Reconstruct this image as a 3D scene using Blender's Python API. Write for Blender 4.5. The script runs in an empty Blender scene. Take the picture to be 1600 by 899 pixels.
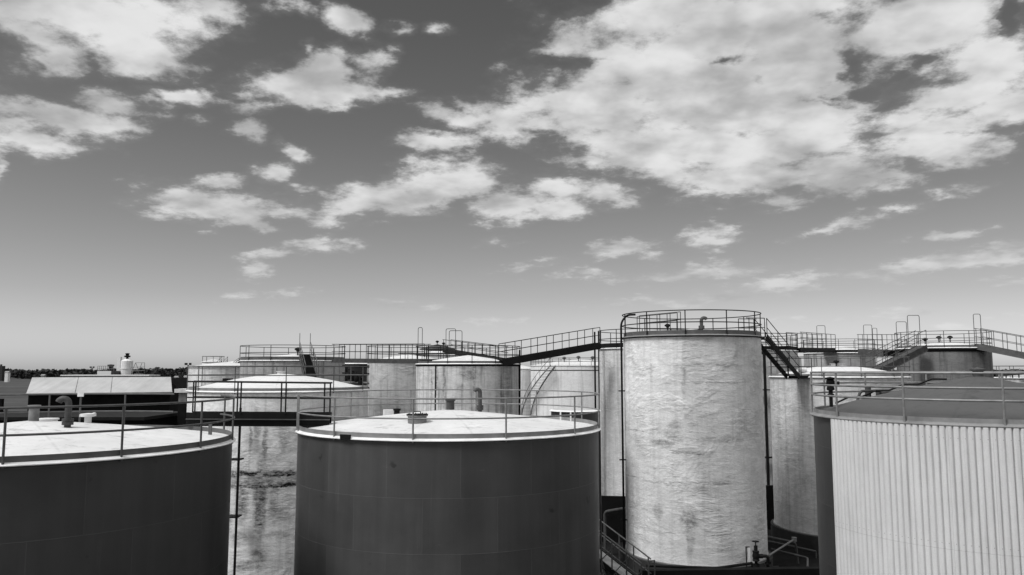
import bpy, math, random
from mathutils import Vector, Matrix
from mathutils import noise as mnoise
random.seed(7)
C = bpy.context.scene.collection
SC = bpy.context.scene
R_ = math.radians
# ------------------------------------------------------------------ camera
F = 1240.0; PITCH = R_(5.9); CAMZ = 10.0
cam_d = bpy.data.cameras.new('camera'); cam = bpy.data.objects.new('camera', cam_d); C.objects.link(cam)
cam.location = (0, 0, CAMZ); cam.rotation_euler = (R_(90) + PITCH, 0, 0)
cam_d.sensor_width = 36; cam_d.lens = F * 36 / 1600; cam_d.clip_start = 0.1; cam_d.clip_end = 20000
SC.camera = cam
SC.view_settings.view_transform = 'Standard'; SC.view_settings.look = 'None'
SC.view_settings.gamma = 1; SC.view_settings.use_curve_mapping = False
SC.view_settings.exposure = 0.0
SC.cycles.max_bounces = 6; SC.cycles.diffuse_bounces = 3; SC.cycles.glossy_bounces = 2

def ray(px, py):
    u = (px - 800) / F; v = (449.5 - py) / F
    return Vector((u, math.cos(PITCH) - v * math.sin(PITCH), math.sin(PITCH) + v * math.cos(PITCH)))
def at(px, py, Y):
    d = ray(px, py); return Vector((0, 0, CAMZ)) + d * (Y / d.y)
def ang(px, py):
    d = ray(px, py).normalized(); return math.atan2(d.x, d.y), math.asin(d.z)

# ------------------------------------------------------------------ sun
SUN_EL = R_(55); SUN_A = R_(56)          # SUN_A: degrees to the left of straight behind the camera
to_sun = Vector((-math.sin(SUN_A) * math.cos(SUN_EL), -math.cos(SUN_A) * math.cos(SUN_EL), math.sin(SUN_EL)))
sd = bpy.data.lights.new('sun', 'SUN'); sd.energy = 3.3; sd.angle = R_(20)   # sun behind thin cloud: soft shadows; sd.color = (1, 1, 1)
so = bpy.data.objects.new('sun', sd); C.objects.link(so)
so.rotation_euler = (-to_sun).to_track_quat('-Z', 'Y').to_euler(); so.location = (-20, -20, 60)

# ------------------------------------------------------------------ world: monochrome Nishita sky with procedural clouds
class NT:
    def __init__(s, tree): s.t = tree; s.n = tree.nodes; s.l = tree.links
    def add(s, typ, **kw):
        n = s.n.new(typ)
        for k, v in kw.items(): setattr(n, k, v)
        return n
    def put(s, sock, v):
        if isinstance(v, bpy.types.NodeSocket): s.l.new(v, sock)
        elif v is not None: sock.default_value = v
    def m(s, op, a, b=None, c=None, clamp=False):
        n = s.add('ShaderNodeMath', operation=op, use_clamp=clamp)
        s.put(n.inputs[0], a)
        if b is not None: s.put(n.inputs[1], b)
        if c is not None: s.put(n.inputs[2], c)
        return n.outputs[0]
    def vm(s, op, a, b=None, sc=None):
        n = s.add('ShaderNodeVectorMath', operation=op)
        s.put(n.inputs[0], a)
        if b is not None: s.put(n.inputs[1], b)
        if sc is not None: s.put(n.inputs['Scale'], sc)
        return n.outputs['Value'] if op in ('LENGTH', 'DOT_PRODUCT', 'DISTANCE') else n.outputs[0]
    def mapr(s, v, a, b, c=0.0, d=1.0, kind='SMOOTHSTEP'):
        n = s.add('ShaderNodeMapRange', interpolation_type=kind)
        s.put(n.inputs[0], v)
        for i, k in enumerate((a, b, c, d)): s.put(n.inputs[i + 1], k)
        return n.outputs[0]
    def noise(s, vec, scale, detail=4, rough=0.55, dist=0.0):
        n = s.add('ShaderNodeTexNoise'); s.put(n.inputs['Vector'], vec)
        n.inputs['Scale'].default_value = scale; n.inputs['Detail'].default_value = detail
        n.inputs['Roughness'].default_value = rough; n.inputs['Distortion'].default_value = dist
        return n.outputs['Fac']
    def mapping(s, vec, loc=(0, 0, 0), rot=(0, 0, 0), scale=(1, 1, 1), kind='POINT'):
        n = s.add('ShaderNodeMapping', vector_type=kind); s.put(n.inputs['Vector'], vec)
        n.inputs['Location'].default_value = loc; n.inputs['Rotation'].default_value = rot; n.inputs['Scale'].default_value = scale
        return n.outputs[0]
    def mix(s, f, a, b):
        n = s.add('ShaderNodeMix', data_type='FLOAT')
        s.put(n.inputs[0], f); s.put(n.inputs[2], a); s.put(n.inputs[3], b); return n.outputs[0]
    def ramp(s, f, stops, interp='LINEAR'):
        n = s.add('ShaderNodeValToRGB'); n.color_ramp.interpolation = interp
        e = n.color_ramp.elements
        while len(e) < len(stops): e.new(0.5)
        for el, (p, v) in zip(e, stops): el.position = p; el.color = (v, v, v, 1)
        s.put(n.inputs[0], f); return n.outputs[0]

W = bpy.data.worlds.new('World'); SC.world = W; W.use_nodes = True
W.cycles.sampling_method = 'NONE'
w = NT(W.node_tree); w.n.clear()
tc = w.add('ShaderNodeTexCoord').outputs['Generated']
sep = w.add('ShaderNodeSeparateXYZ'); w.put(sep.inputs[0], tc)
dx, dy, dz = sep.outputs
skyt = w.add('ShaderNodeTexSky', sky_type='NISHITA', sun_disc=False)
skyt.sun_elevation = SUN_EL
skyt.sun_rotation = math.atan2(to_sun.x, to_sun.y)
skyt.air_density = 1.0; skyt.dust_density = 1.0; skyt.ozone_density = 1.0
sc_ = w.add('ShaderNodeSeparateColor'); w.put(sc_.inputs[0], skyt.outputs[0])
mono = w.m('ADD', w.m('MULTIPLY', sc_.outputs[0], 0.85), w.m('MULTIPLY', sc_.outputs[1], 0.15))   # red-filter monochrome
el = w.m('ARCSINE', w.m('MAXIMUM', dz, 0.0)); az = w.m('ARCTAN2', dx, dy)
grad = w.ramp(w.m('DIVIDE', el, 1.0, clamp=True), [(0.0, 1.50), (0.03, 1.32), (0.09, 1.09), (0.19, 0.94), (0.29, 0.80), (0.42, 0.70), (1.0, 0.58)])
SKYGAIN = 1.0
base = w.m('MULTIPLY', w.m('MULTIPLY', mono, grad), SKYGAIN)
ae = w.add('ShaderNodeCombineXYZ'); w.put(ae.inputs[0], az); w.put(ae.inputs[1], el)
ae = ae.outputs[0]
# domain for the billows: finer and flatter towards the horizon
pv = w.mapping(tc, scale=(1, 1, 1.7))
pv = w.vm('SCALE', pv, sc=w.m('DIVIDE', 1.0, w.m('ADD', w.m('MAXIMUM', dz, 0.0), 0.26)))
n_hi = w.noise(pv, 9.5, 9, 0.62, 0.0)
n_lo = w.noise(pv, 2.6, 3, 0.5)
off = w.vm('ADD', pv, (-0.022, 0.0, 0.05))
n_off = w.noise(off, 6.0, 4, 0.5, 0.1); n_sh = w.noise(pv, 6.0, 4, 0.5, 0.1)
n_off2 = w.noise(w.vm('ADD', pv, (-0.06, 0.0, 0.15)), 4.0, 3, 0.5)
n_c2 = w.noise(pv, 4.0, 3, 0.5)
# (px, py, rx, ry, tilt deg (positive = right end higher), weight) -> direction on the sky
BL = [(170,25,170,52,0,1.1),(215,75,95,42,-12,1.0),(60,60,60,50,10,.9),(330,8,70,22,0,.6),(20,95,40,14,0,.6),(55,97,26,14,0,.7),
 (50,175,130,24,-8,1.),(30,212,120,24,0,.9),(165,160,62,24,0,1.),(110,200,90,20,8,.8),(185,190,40,12,0,.6),(285,150,75,14,-4,.8),(230,155,60,14,0,.6),(0,270,14,25,0,.7),
 (490,140,108,30,4,1.15),(505,112,45,32,0,1.),(487,82,16,18,0,.7),(600,141,48,11,-4,.75),(575,92,26,26,30,.55),(540,80,22,14,0,.55),(430,165,60,14,20,.6),
 (540,32,38,20,-18,.95),(612,34,30,10,5,.7),(676,40,30,10,-10,.7),(440,20,60,8,0,.3),(605,65,12,10,0,.4),
 (402,210,28,17,-10,.85),(462,237,26,14,-15,.65),(430,270,42,22,20,.85),(345,288,40,12,18,.75),(460,295,24,8,0,.4),(320,190,20,7,0,.4),(250,178,30,9,0,.4),
 (330,325,110,24,-4,1.),(400,352,48,9,-5,.75),(440,325,60,14,0,.7),(240,335,28,6,0,.5),(318,358,14,5,0,.5),
 (640,300,112,34,10,1.2),(700,280,80,34,0,1.1),(560,325,66,20,8,.9),(510,345,36,9,0,.5),(800,322,70,26,2,1.1),(880,296,60,22,-10,.85),(860,325,70,18,0,.9),(955,305,60,20,-5,.7),
 (505,370,20,9,0,.6),(490,386,62,9,6,.7),(420,398,46,7,4,.6),(400,420,32,16,20,.85),(380,408,20,6,0,.5),(540,380,30,5,0,.4),
 (690,220,64,13,0,.75),(720,185,52,16,-15,.7),(780,185,60,24,-10,.7),(790,210,40,12,0,.5),
 (1120,40,270,70,0,1.3),(960,95,110,40,18,1.),(900,62,60,26,25,.6),(930,165,150,62,0,1.3),(1080,150,200,90,0,1.4),(1020,225,160,52,-8,1.2),(1180,215,220,75,0,1.4),(1200,270,140,36,0,1.),(1280,260,130,40,-4,1.),(1330,285,90,20,0,.8),(1130,270,100,40,0,1.),
 (1430,45,170,62,0,1.3),(1540,90,100,66,15,1.1),(1500,150,130,40,14,1.1),(1480,190,150,30,10,1.0),(1460,232,120,27,-2,1.2),(1560,165,90,35,8,1.),(1380,275,60,14,0,.8),(1375,295,44,9,0,.6),(1250,90,120,90,0,1.3),(1210,310,70,14,0,.5),
 (870,150,70,20,0,.6),(850,90,40,8,10,.4),(1490,297,44,8,-4,.5),
 (970,390,52,15,6,.85),(1022,402,24,7,0,.5),(1115,372,48,16,5,.75),(1300,356,60,8,14,.75),(1395,330,52,9,8,.75),(1490,366,70,10,3,.7),(1540,358,36,6,5,.5),(1340,348,24,8,14,.5),
 (1085,427,125,14,3,.8),(1470,412,170,17,6,.9),(1570,398,70,18,6,.8),(1240,440,80,15,8,.75),(1045,472,130,9,2,.6),(1160,455,90,9,6,.5),(920,426,60,7,0,.5),(1230,455,60,7,0,.5),
 (620,472,50,6,2,.5),(655,480,40,6,0,.45),(390,465,44,6,0,.45),(440,456,36,4,0,.35),(778,502,32,6,0,.5),(1497,513,34,10,-14,.9),(1400,487,54,7,3,.6),(1250,500,60,5,0,.5),(830,415,66,6,6,.45),(775,375,26,8,0,.4),(1590,440,40,6,0,.5),(1590,487,50,6,0,.3)]
HOLES = [(1325,105,20,34,20,.9),(1345,140,30,16,-10,.8),(1300,155,24,7,10,.6),(1440,92,46,14,18,.8),(1395,118,26,8,20,.6),(1590,30,16,34,0,.8),(1135,100,30,9,14,.85),(1290,165,60,8,-8,.5),(860,100,60,10,0,.5),(1420,160,60,7,8,.35),(870,225,60,20,-14,.45),(1400,205,50,6,10,.35),(930,95,60,6,-3,.5)]
# billowing edges: the directions are stirred by noise before the cloud bodies are laid out
wn = w.add('ShaderNodeTexNoise'); w.put(wn.inputs['Vector'], pv); wn.inputs['Scale'].default_value = 6.0; wn.inputs['Detail'].default_value = 5; wn.inputs['Roughness'].default_value = 0.6
wsep = w.add('ShaderNodeSeparateColor'); w.put(wsep.inputs[0], wn.outputs['Color'])
damp = w.mapr(el, 0.0, 0.35, 0.25, 1.0, 'LINEAR')
azw = w.m('ADD', az, w.m('MULTIPLY', w.m('MULTIPLY', w.m('SUBTRACT', wsep.outputs[0], 0.5), damp), 0.085))
elw = w.m('ADD', el, w.m('MULTIPLY', w.m('MULTIPLY', w.m('SUBTRACT', wsep.outputs[1], 0.5), damp), 0.055))
def blob(b, prev=None):
    # each blob hangs on the one before it, which keeps the shader's stack small
    cv_ = w.add('ShaderNodeCombineXYZ'); w.put(cv_.inputs[0], azw); w.put(cv_.inputs[1], elw); w.put(cv_.inputs[2], prev)
    px, py, rx, ry, t, wt = b
    a0, e0 = ang(px, py); a1, _ = ang(px + rx, py); _, e1 = ang(px, py - ry)
    v = w.mapping(cv_.outputs[0], loc=(a0, e0, 0), rot=(0, 0, R_(t)), scale=(max(a1 - a0, 1e-4) * 1.16, max(e1 - e0, 1e-4) * 1.28, 1e7), kind='TEXTURE')
    return w.m('MULTIPLY_ADD', w.vm('LENGTH', v), -wt, wt)
fld = None
for b in BL:
    f = blob(b, fld); fld = f if fld is None else w.m('SMOOTH_MAX', fld, f, 0.12)
hole = None
for b in HOLES:
    f = w.m('MAXIMUM', blob(b, fld if hole is None else hole), 0.0); hole = f if hole is None else w.m('MAXIMUM', hole, f)
# the rest of the sky (overhead and behind): a scattered field of the same clouds
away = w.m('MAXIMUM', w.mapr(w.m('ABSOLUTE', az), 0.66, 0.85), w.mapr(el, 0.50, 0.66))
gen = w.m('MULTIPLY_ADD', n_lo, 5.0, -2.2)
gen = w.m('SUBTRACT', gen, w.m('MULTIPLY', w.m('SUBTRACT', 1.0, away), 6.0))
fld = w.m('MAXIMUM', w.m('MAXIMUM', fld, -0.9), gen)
fld = w.m('SUBTRACT', w.m('MINIMUM', fld, 0.85), w.m('MULTIPLY', hole, 0.85))
dens = w.m('MULTIPLY_ADD', w.m('SUBTRACT', n_hi, 0.5), 3.3, w.m('MULTIPLY_ADD', fld, 1.45, -0.09))
alpha = w.m('MAXIMUM', w.mapr(dens, -0.10, 0.85), w.mapr(w.m('MULTIPLY_ADD', w.m('SUBTRACT', n_hi, 0.5), 1.6, fld), -0.25, 0.65, 0.0, 0.16))
alpha = w.m('MULTIPLY', alpha, w.mapr(el, 0.03, 0.24, 0.42, 0.98, 'LINEAR'))
rel = w.m('ADD', w.m('MULTIPLY', w.m('SUBTRACT', n_sh, n_off), 1.25), w.m('MULTIPLY', w.m('SUBTRACT', n_c2, n_off2), 1.1))
CL = w.mapr(w.m('MULTIPLY_ADD', w.m('SUBTRACT', n_lo, 0.5), -0.25, rel), -0.44, 0.30, 0.40, 0.78)
CL = w.m('MULTIPLY_ADD', w.m('SUBTRACT', n_hi, 0.5), 0.16, CL)
bg = w.add('ShaderNodeBackground'); bg.inputs['Strength'].default_value = 0.1
out = w.add('ShaderNodeOutputWorld')
# outside the view, cloud and clear sky are brightened as added fill light
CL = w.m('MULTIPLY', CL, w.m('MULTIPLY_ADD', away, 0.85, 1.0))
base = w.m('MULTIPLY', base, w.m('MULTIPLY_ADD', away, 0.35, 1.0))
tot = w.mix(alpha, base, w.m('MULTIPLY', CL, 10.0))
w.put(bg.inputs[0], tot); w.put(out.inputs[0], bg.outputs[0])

# ------------------------------------------------------------------ materials
def mat(name, rough=0.6, metal=0.0, spec=0.5):
    m = bpy.data.materials.new(name); m.use_nodes = True
    t = NT(m.node_tree); b = t.n['Principled BSDF']
    b.inputs['Roughness'].default_value = rough; b.inputs['Metallic'].default_value = metal
    b.inputs['Specular IOR Level'].default_value = spec
    return m, t, b
def obco(t): return t.add('ShaderNodeTexCoord').outputs['Object']
def uvco(t): return t.add('ShaderNodeTexCoord').outputs['UV']
def setcol(t, b, val): t.put(b.inputs['Base Color'], val)
def bump(t, b, h, strength=0.3, dist=0.02):
    n = t.add('ShaderNodeBump'); n.inputs['Strength'].default_value = strength; n.inputs['Distance'].default_value = dist
    t.put(n.inputs['Height'], h); t.put(b.inputs['Normal'], n.outputs[0])
def plain(name, v, rough=0.6, var=0.25, scale=3.0, metal=0.0, spec=0.5, bmp=0.0):
    m, t, b = mat(name, rough, metal, spec)
    co = obco(t)
    n = t.noise(co, scale, 6, 0.62)
    setcol(t, b, t.mapr(n, 0.3, 0.7, v * (1 - var), v * (1 + var), 'LINEAR'))
    if bmp: bump(t, b, t.noise(co, scale * 6, 4), bmp, 0.02)
    return m
def foam(name, v, seed, stain=0.5, drip=0.5, seam=2.35, bmp=0.7, wr=1.0, sd=0.70, marks=(), split=0.0):
    """weathered coating over a steel shell: mottled, wrinkled in patches, dripped and smudged; UV is metres round / up the shell.
    Returns a maker (R, u at the side facing the yard) -> material; marks are (u, v, half width, half height, darkness) from there"""
    cache = {}
    def make(R=None, uc=0.0):
        key = round(uc, 3) if (marks or split) else 0
        if key in cache: return cache[key]
        m, t, b = mat(name, 0.75, 0, 0.25)
        raw = uvco(t)
        uv = t.mapping(raw, loc=(seed * 13.7, seed * 5.1, seed))
        wrin = t.noise(t.mapping(uv, scale=(0.75, 2.6, 1)), 1.7, 7, 0.60, 0.7)
        fine = t.noise(t.mapping(uv, scale=(1.0, 2.0, 1)), 7.0, 5, 0.68)
        mott = t.noise(t.mapping(uv, scale=(0.8, 1.9, 1)), 2.4, 8, 0.72, 0.3)
        patch = t.mapr(t.noise(uv, 0.40, 4, 0.6, 0.4), 0.46, 0.62)
        drips = t.noise(t.mapping(uv, scale=(2.9, 0.13, 1)), 1.1, 6, 0.66)
        big = t.noise(t.mapping(uv, scale=(1, 0.8, 1)), 0.42, 5, 0.6, 0.3)
        blot = t.noise(t.mapping(uv, scale=(1, 0.8, 1)), 0.85, 9, 0.74, 0.2)
        sepn = t.add('ShaderNodeSeparateXYZ'); t.put(sepn.inputs[0], raw)
        wob = t.m('MULTIPLY_ADD', t.m('SUBTRACT', t.noise(uv, 0.7, 5, .65), 0.5), 0.34, sepn.outputs[1])
        fr = t.m('PINGPONG', wob, seam / 2)
        line = t.mapr(fr, 0.0, 0.075, 1.0, 0.0)
        line = t.m('MULTIPLY', line, t.m('MULTIPLY', t.mapr(t.noise(uv, 0.8, 4, .6), 0.46, 0.66), t.mapr(fine, 0.38, 0.6)))
        c = t.mapr(big, 0.3, 0.7, v * (1 - 0.26 * stain), v * (1 + 0.10), 'LINEAR')
        c = t.m('MULTIPLY', c, t.mapr(fine, 0.3, 0.72, 0.86, 1.08, 'LINEAR'))
        c = t.m('MULTIPLY', c, t.mapr(mott, 0.32, 0.68, 1 - 0.34 * min(stain, 1), 1.08, 'LINEAR'))
        wcol = t.mapr(wrin, 0.25, 0.7, 1 - 0.26 * wr, 1.06, 'LINEAR')
        c = t.m('MULTIPLY', c, t.mix(t.m('MULTIPLY_ADD', patch, 0.7, 0.3), 1.0, wcol))
        c = t.m('MULTIPLY', c, t.mapr(drips, 0.47, 0.68, 1.0, 1 - 0.60 * drip))
        dk = t.m('MULTIPLY', t.mapr(blot, 0.59 - 0.05 * stain, 0.73 - 0.05 * stain), t.mapr(fine, 0.35, 0.58))
        c = t.m('MULTIPLY', c, t.mapr(dk, 0, 1, 1.0, 1 - 0.5 * min(stain, 1.3), 'LINEAR'))
        c = t.m('MULTIPLY', c, t.mapr(line, 0, 1, 1.0, sd, 'LINEAR'))
        if split:
            edge = t.m('MULTIPLY_ADD', t.m('SUBTRACT', t.noise(uv, 1.6, 5, .6), 0.5), 0.25, sepn.outputs[0])
            c = t.m('MULTIPLY', c, t.mapr(edge, uc + split - .05, uc + split + .05, 1.0, 0.90))
        if marks:
            tot = None
            wv = t.add('ShaderNodeTexNoise'); t.put(wv.inputs['Vector'], uv); wv.inputs['Scale'].default_value = 1.8; wv.inputs['Detail'].default_value = 6; wv.inputs['Roughness'].default_value = .68
            wrp = t.vm('MULTIPLY_ADD', wv.outputs['Color'], (0.5, 0.5, 0)); wrp.node.inputs[2].default_value = (-0.25, -0.25, 0)
            uvw = t.vm('ADD', raw, wrp)
            for (mu, mv, ru, rv, k) in marks:
                q = t.mapping(uvw, loc=(uc + mu, mv, 0), scale=(ru, rv, 1), kind='TEXTURE')
                f = t.m('MULTIPLY', t.mapr(t.vm('LENGTH', t.vm('MULTIPLY', q, (1, 1, 0))), 1.0, 0.35), k)
                tot = f if tot is None else t.m('MAXIMUM', tot, f)
            tot = t.m('MULTIPLY', tot, t.mapr(t.m('ADD', mott, t.m('MULTIPLY', t.m('SUBTRACT', fine, 0.5), 0.6)), 0.34, 0.62, 1.15, 0.35, 'LINEAR'), clamp=True)
            c = t.m('MULTIPLY', c, t.m('SUBTRACT', 1.0, tot))
        setcol(t, b, c)
        h = t.m('ADD', t.m('MULTIPLY', t.m('MULTIPLY', wrin, wr), t.m('MULTIPLY_ADD', patch, 0.7, 0.2)), t.m('MULTIPLY', fine, 0.14))
        h = t.m('ADD', h, t.m('ADD', t.m('MULTIPLY', mott, 0.3), t.m('MULTIPLY', line, 0.25)))
        bump(t, b, h, bmp, 0.075)
        cache[key] = m
        return m
    return make
def painted(name, v, seed, rough=0.42, plate_h=1.5, var=0.26):
    """dark painted welded steel plates with faint plate-to-plate shifts, weld beads and streaks"""
    m, t, b = mat(name, rough, 0, 0.4)
    raw = uvco(t); uv = t.mapping(raw, loc=(seed * 7.3, -0.46, seed))
    br = t.add('ShaderNodeTexBrick'); t.put(br.inputs['Vector'], uv)
    br.inputs['Color1'].default_value = (0.40, 0.40, 0.40, 1); br.inputs['Color2'].default_value = (0.60, 0.60, 0.60, 1)
    br.inputs['Mortar'].default_value = (0.95, 0.95, 0.95, 1); br.inputs['Scale'].default_value = 1.0
    br.inputs['Mortar Size'].default_value = 0.012; br.inputs['Mortar Smooth'].default_value = 0.6
    br.inputs['Brick Width'].default_value = 2.1; br.inputs['Row Height'].default_value = plate_h
    sp = t.add('ShaderNodeSeparateColor'); t.put(sp.inputs[0], br.outputs['Color'])
    streak = t.noise(t.mapping(uv, scale=(2.2, 0.10, 1)), 1.2, 5, 0.6)
    cloud = t.noise(uv, 0.5, 6, 0.65)
    spot = t.noise(uv, 1.5, 3, 0.5)
    c = t.m('MULTIPLY', v, t.mapr(sp.outputs[0], 0.4, 0.80, 1 - var * 0.6, 1 + var * 1.3, 'LINEAR'))
    c = t.m('MULTIPLY', c, t.mapr(streak, 0.3, 0.7, 1 - var * .45, 1 + var * .45, 'LINEAR'))
    band = t.noise(t.mapping(uv, scale=(.55, .05, 1)), 1.0, 3, 0.5)
    c = t.m('MULTIPLY', c, t.mapr(band, 0.35, 0.65, .86, 1.14, 'LINEAR'))
    c = t.m('MULTIPLY', c, t.mapr(cloud, 0.3, 0.7, 0.86, 1.14, 'LINEAR'))
    c = t.m('MULTIPLY', c, t.mapr(spot, 0.70, 0.76, 1.0, 0.5))
    rust = t.m('MULTIPLY', t.mapr(t.noise(t.mapping(uv, scale=(4.0, .22, 1)), 1.4, 5, .6), .60, .72), t.mapr(t.noise(uv, .6, 4, .6), .45, .65))
    c = t.m('MULTIPLY', c, t.mapr(rust, 0, 1, 1.0, 1.45, 'LINEAR'))
    scuff = t.m('MULTIPLY', t.mapr(t.noise(t.mapping(uv, scale=(.7, 3, 1)), 2.2, 8, .75), .62, .70), t.mapr(spot, .45, .6))
    c = t.m('MULTIPLY', c, t.mapr(scuff, 0, 1, 1.0, 1.5, 'LINEAR'))
    setcol(t, b, c)
    t.put(b.inputs['Roughness'], t.mapr(cloud, 0.3, 0.7, rough - 0.06, rough + 0.14, 'LINEAR'))
    h = t.m('ADD', t.m('MULTIPLY', br.outputs['Fac'], 0.5), t.m('MULTIPLY', cloud, 0.5))
    bump(t, b, h, 0.25, 0.02)
    return m
def roofmat(name, v, seed, stain=0.4):
    m, t, b = mat(name, 0.7, 0, 0.3)
    co = t.mapping(obco(t), loc=(seed * 3.1, seed * 1.7, 0))
    a = t.noise(co, 0.55, 6, 0.62, 0.4); f = t.noise(co, 3.2, 6, 0.7); g = t.noise(t.mapping(co, scale=(1, 2.4, 1)), 1.1, 7, 0.68)
    c = t.mapr(a, 0.3, 0.7, v * (1 - 0.15 * stain), v * 1.04, 'LINEAR')
    c = t.m('MULTIPLY', c, t.mapr(f, 0.3, 0.75, 1.03, 0.93, 'LINEAR'))
    c = t.m('MULTIPLY', c, t.mapr(t.m('MULTIPLY', t.mapr(g, 0.53, 0.68), t.mapr(f, 0.4, 0.6)), 0, 1, 1.0, 1 - 0.5 * stain, 'LINEAR'))
    sx = t.add('ShaderNodeSeparateXYZ'); t.put(sx.inputs[0], obco(t))
    rr = t.m('SQRT', t.m('ADD', t.m('MULTIPLY', sx.outputs[0], sx.outputs[0]), t.m('MULTIPLY', sx.outputs[1], sx.outputs[1])))
    ra = t.m('MULTIPLY', t.m('PINGPONG', t.m('ARCTAN2', sx.outputs[1], sx.outputs[0]), math.pi / 14), rr)
    sl = t.m('MULTIPLY', t.mapr(ra, 0.01, 0.05, 1.0, 0.0), t.mapr(g, .35, .6))
    c = t.m('MULTIPLY', c, t.mapr(sl, 0, 1, 1.0, 0.86, 'LINEAR'))
    pond = t.m('MULTIPLY', t.mapr(t.m('ABSOLUTE', t.m('SUBTRACT', t.noise(co, .7, 5, .6), .5)), .0, .012, 1.0, 0.0), t.mapr(f, .4, .6))
    c = t.m('MULTIPLY', c, t.mapr(pond, 0, 1, 1.0, 0.84, 'LINEAR'))
    setcol(t, b, c); bump(t, b, t.m('ADD', a, t.m('MULTIPLY', f, 0.2)), 0.25, 0.05)
    return m
M = {}
M['foam_tall'] = foam('coating tall', 0.76, 1, 0.62, 0.22, 2.35, .95, 1.0, .72, [(-1.5, 6.5, 1.0, .3, .5), (-.9, 7.0, .7, .7, .42), (-.2, 6.1, 1.2, .14, .45), (-1.0, 4.6, 1.6, .10, .4), (1.2, 4.7, 1.2, .12, .4), (1.0, 10.2, 2.4, .14, .3), (-1.8, 3.2, .35, .5, .4), (-.3, 3.0, .55, .9, .55), (-.25, 2.2, .25, 1.6, .35), (1.4, 6.7, 1.6, .25, .3), (.2, 4.4, 1.4, .2, .3), (-.4, 9.5, .12, 1.8, .3)], -.38)
M['foam_b'] = foam('coating pale', 0.66, 2, 0.5, 0.45)
M['foam_c'] = foam('coating grey', 0.56, 3, 0.6, 0.6)
M['foam_stain'] = foam('coating stained', 0.84, 4, .55, 0.35, 2.6, 0.8, 1.2, 0.5, [(0, 5.25, 6, .22, 1.1), (-.2, 4.72, 6, .17, 1.05), (-.55, 5.0, 2.6, .5, .65), (-.75, 4.0, .38, 2.6, .85), (-1.6, 4.2, .45, 1.5, .7), (-2.3, 3.0, .4, 1.2, .5), (-.1, 4.2, .3, 1.5, .5), (-1.1, 1.2, .9, .35, .6), (-1.0, 7.4, .22, 1.0, .6), (-.6, 6.6, .16, 1.3, .6), (-1.3, 6.9, .10, .9, .6), (.2, 7.2, .3, 1.5, .35), (-.8, 1.6, .5, .6, .6), (.1, 3.4, .8, .4, .3), (-1.6, 2.4, .6, .4, .45), (-.2, 2.5, 1.4, .25, .35)])
M['foam_streak'] = foam('coating streaked', 0.66, 5, 0.6, 1.0, 2.6, 0.5, 1.0, .7, [(-2.1, 9.3, .07, 1.5, .75), (-2.55, 8.6, .12, 2.2, .5), (-1.55, 8.6, .1, 2.2, .5), (.1, 9.7, .9, .5, .55), (.35, 9.4, .12, 1.3, .55), (-.6, 8.9, .5, .35, .4), (2.6, 8.6, .9, 2.2, .35)])
M['foam_grey'] = foam('coating weathered grey', 0.19, 6, 0.7, 0.9, 2.6, 0.5)
M['foam_right'] = foam('coating mottled', 0.64, 8, 0.7, 0.4, 2.3, 0.9)
M['foam_far'] = foam('coating far white', 0.70, 9, 0.25, 0.35, 3.0, 0.15, 0.3)
M['foam_mid'] = foam('coating mid grey', 0.42, 11, 0.6, 0.9, 2.6, 0.5)
M['dark_left'] = painted('paint charcoal', 0.040, 1)
M['dark_mid'] = painted('paint dark grey', 0.055, 2)
M['dark_far'] = painted('paint black', 0.03, 3)
M['dark_right'] = painted('paint charcoal shell', 0.04, 5)
M['roof_w'] = roofmat('roof white', 0.60, 1, 0.95)
M['roof_w2'] = roofmat('roof white clean', 0.60, 2, 0.5)
M['roof_g'] = roofmat('roof dull grey', 0.075, 3, 0.6)
M['roof_m'] = roofmat('roof mid grey', 0.40, 4, 0.8)
M['rail_l'] = plain('galvanised rail', 0.17, 0.5, 0.35, 4)
M['rail_g'] = plain('grey rail', 0.06, 0.5, 0.35, 4)
M['rail_d'] = plain('dark steel', 0.008, 0.6, 0.4, 4, spec=.2)
M['steel_d'] = plain('black steel', 0.007, 0.65, 0.4, 2, spec=.15)
M['toe'] = plain('toe plate grey', 0.075, 0.55, 0.3, 2)
M['toe_l'] = plain('toe plate pale', 0.19, 0.55, 0.3, 2)
M['white'] = plain('white paint', 0.58, 0.5, 0.15, 3)
M['rim_w'] = plain('white rim', 0.70, 0.5, 0.2, 1.5)
M['rust'] = plain('dull pipe', 0.04, 0.7, 0.5, 5)
M['grey'] = plain('grey metal', 0.15, 0.6, 0.35, 4)
M['conc'] = plain('dark concrete', 0.018, 0.9, 0.4, 1.2, bmp=0.3)
M['conc_l'] = plain('pale concrete', 0.24, 0.9, 0.35, 1.5, bmp=0.3)
M['black'] = plain('black or shade-toned wall', 0.006, 0.95, 0.5, 1.0, spec=.1)  # own black of the bund walls; on the shed, shade put into the colour
M['glass'] = plain('lamp glass', 0.02, 0.15, 0.1, 2)

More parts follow.
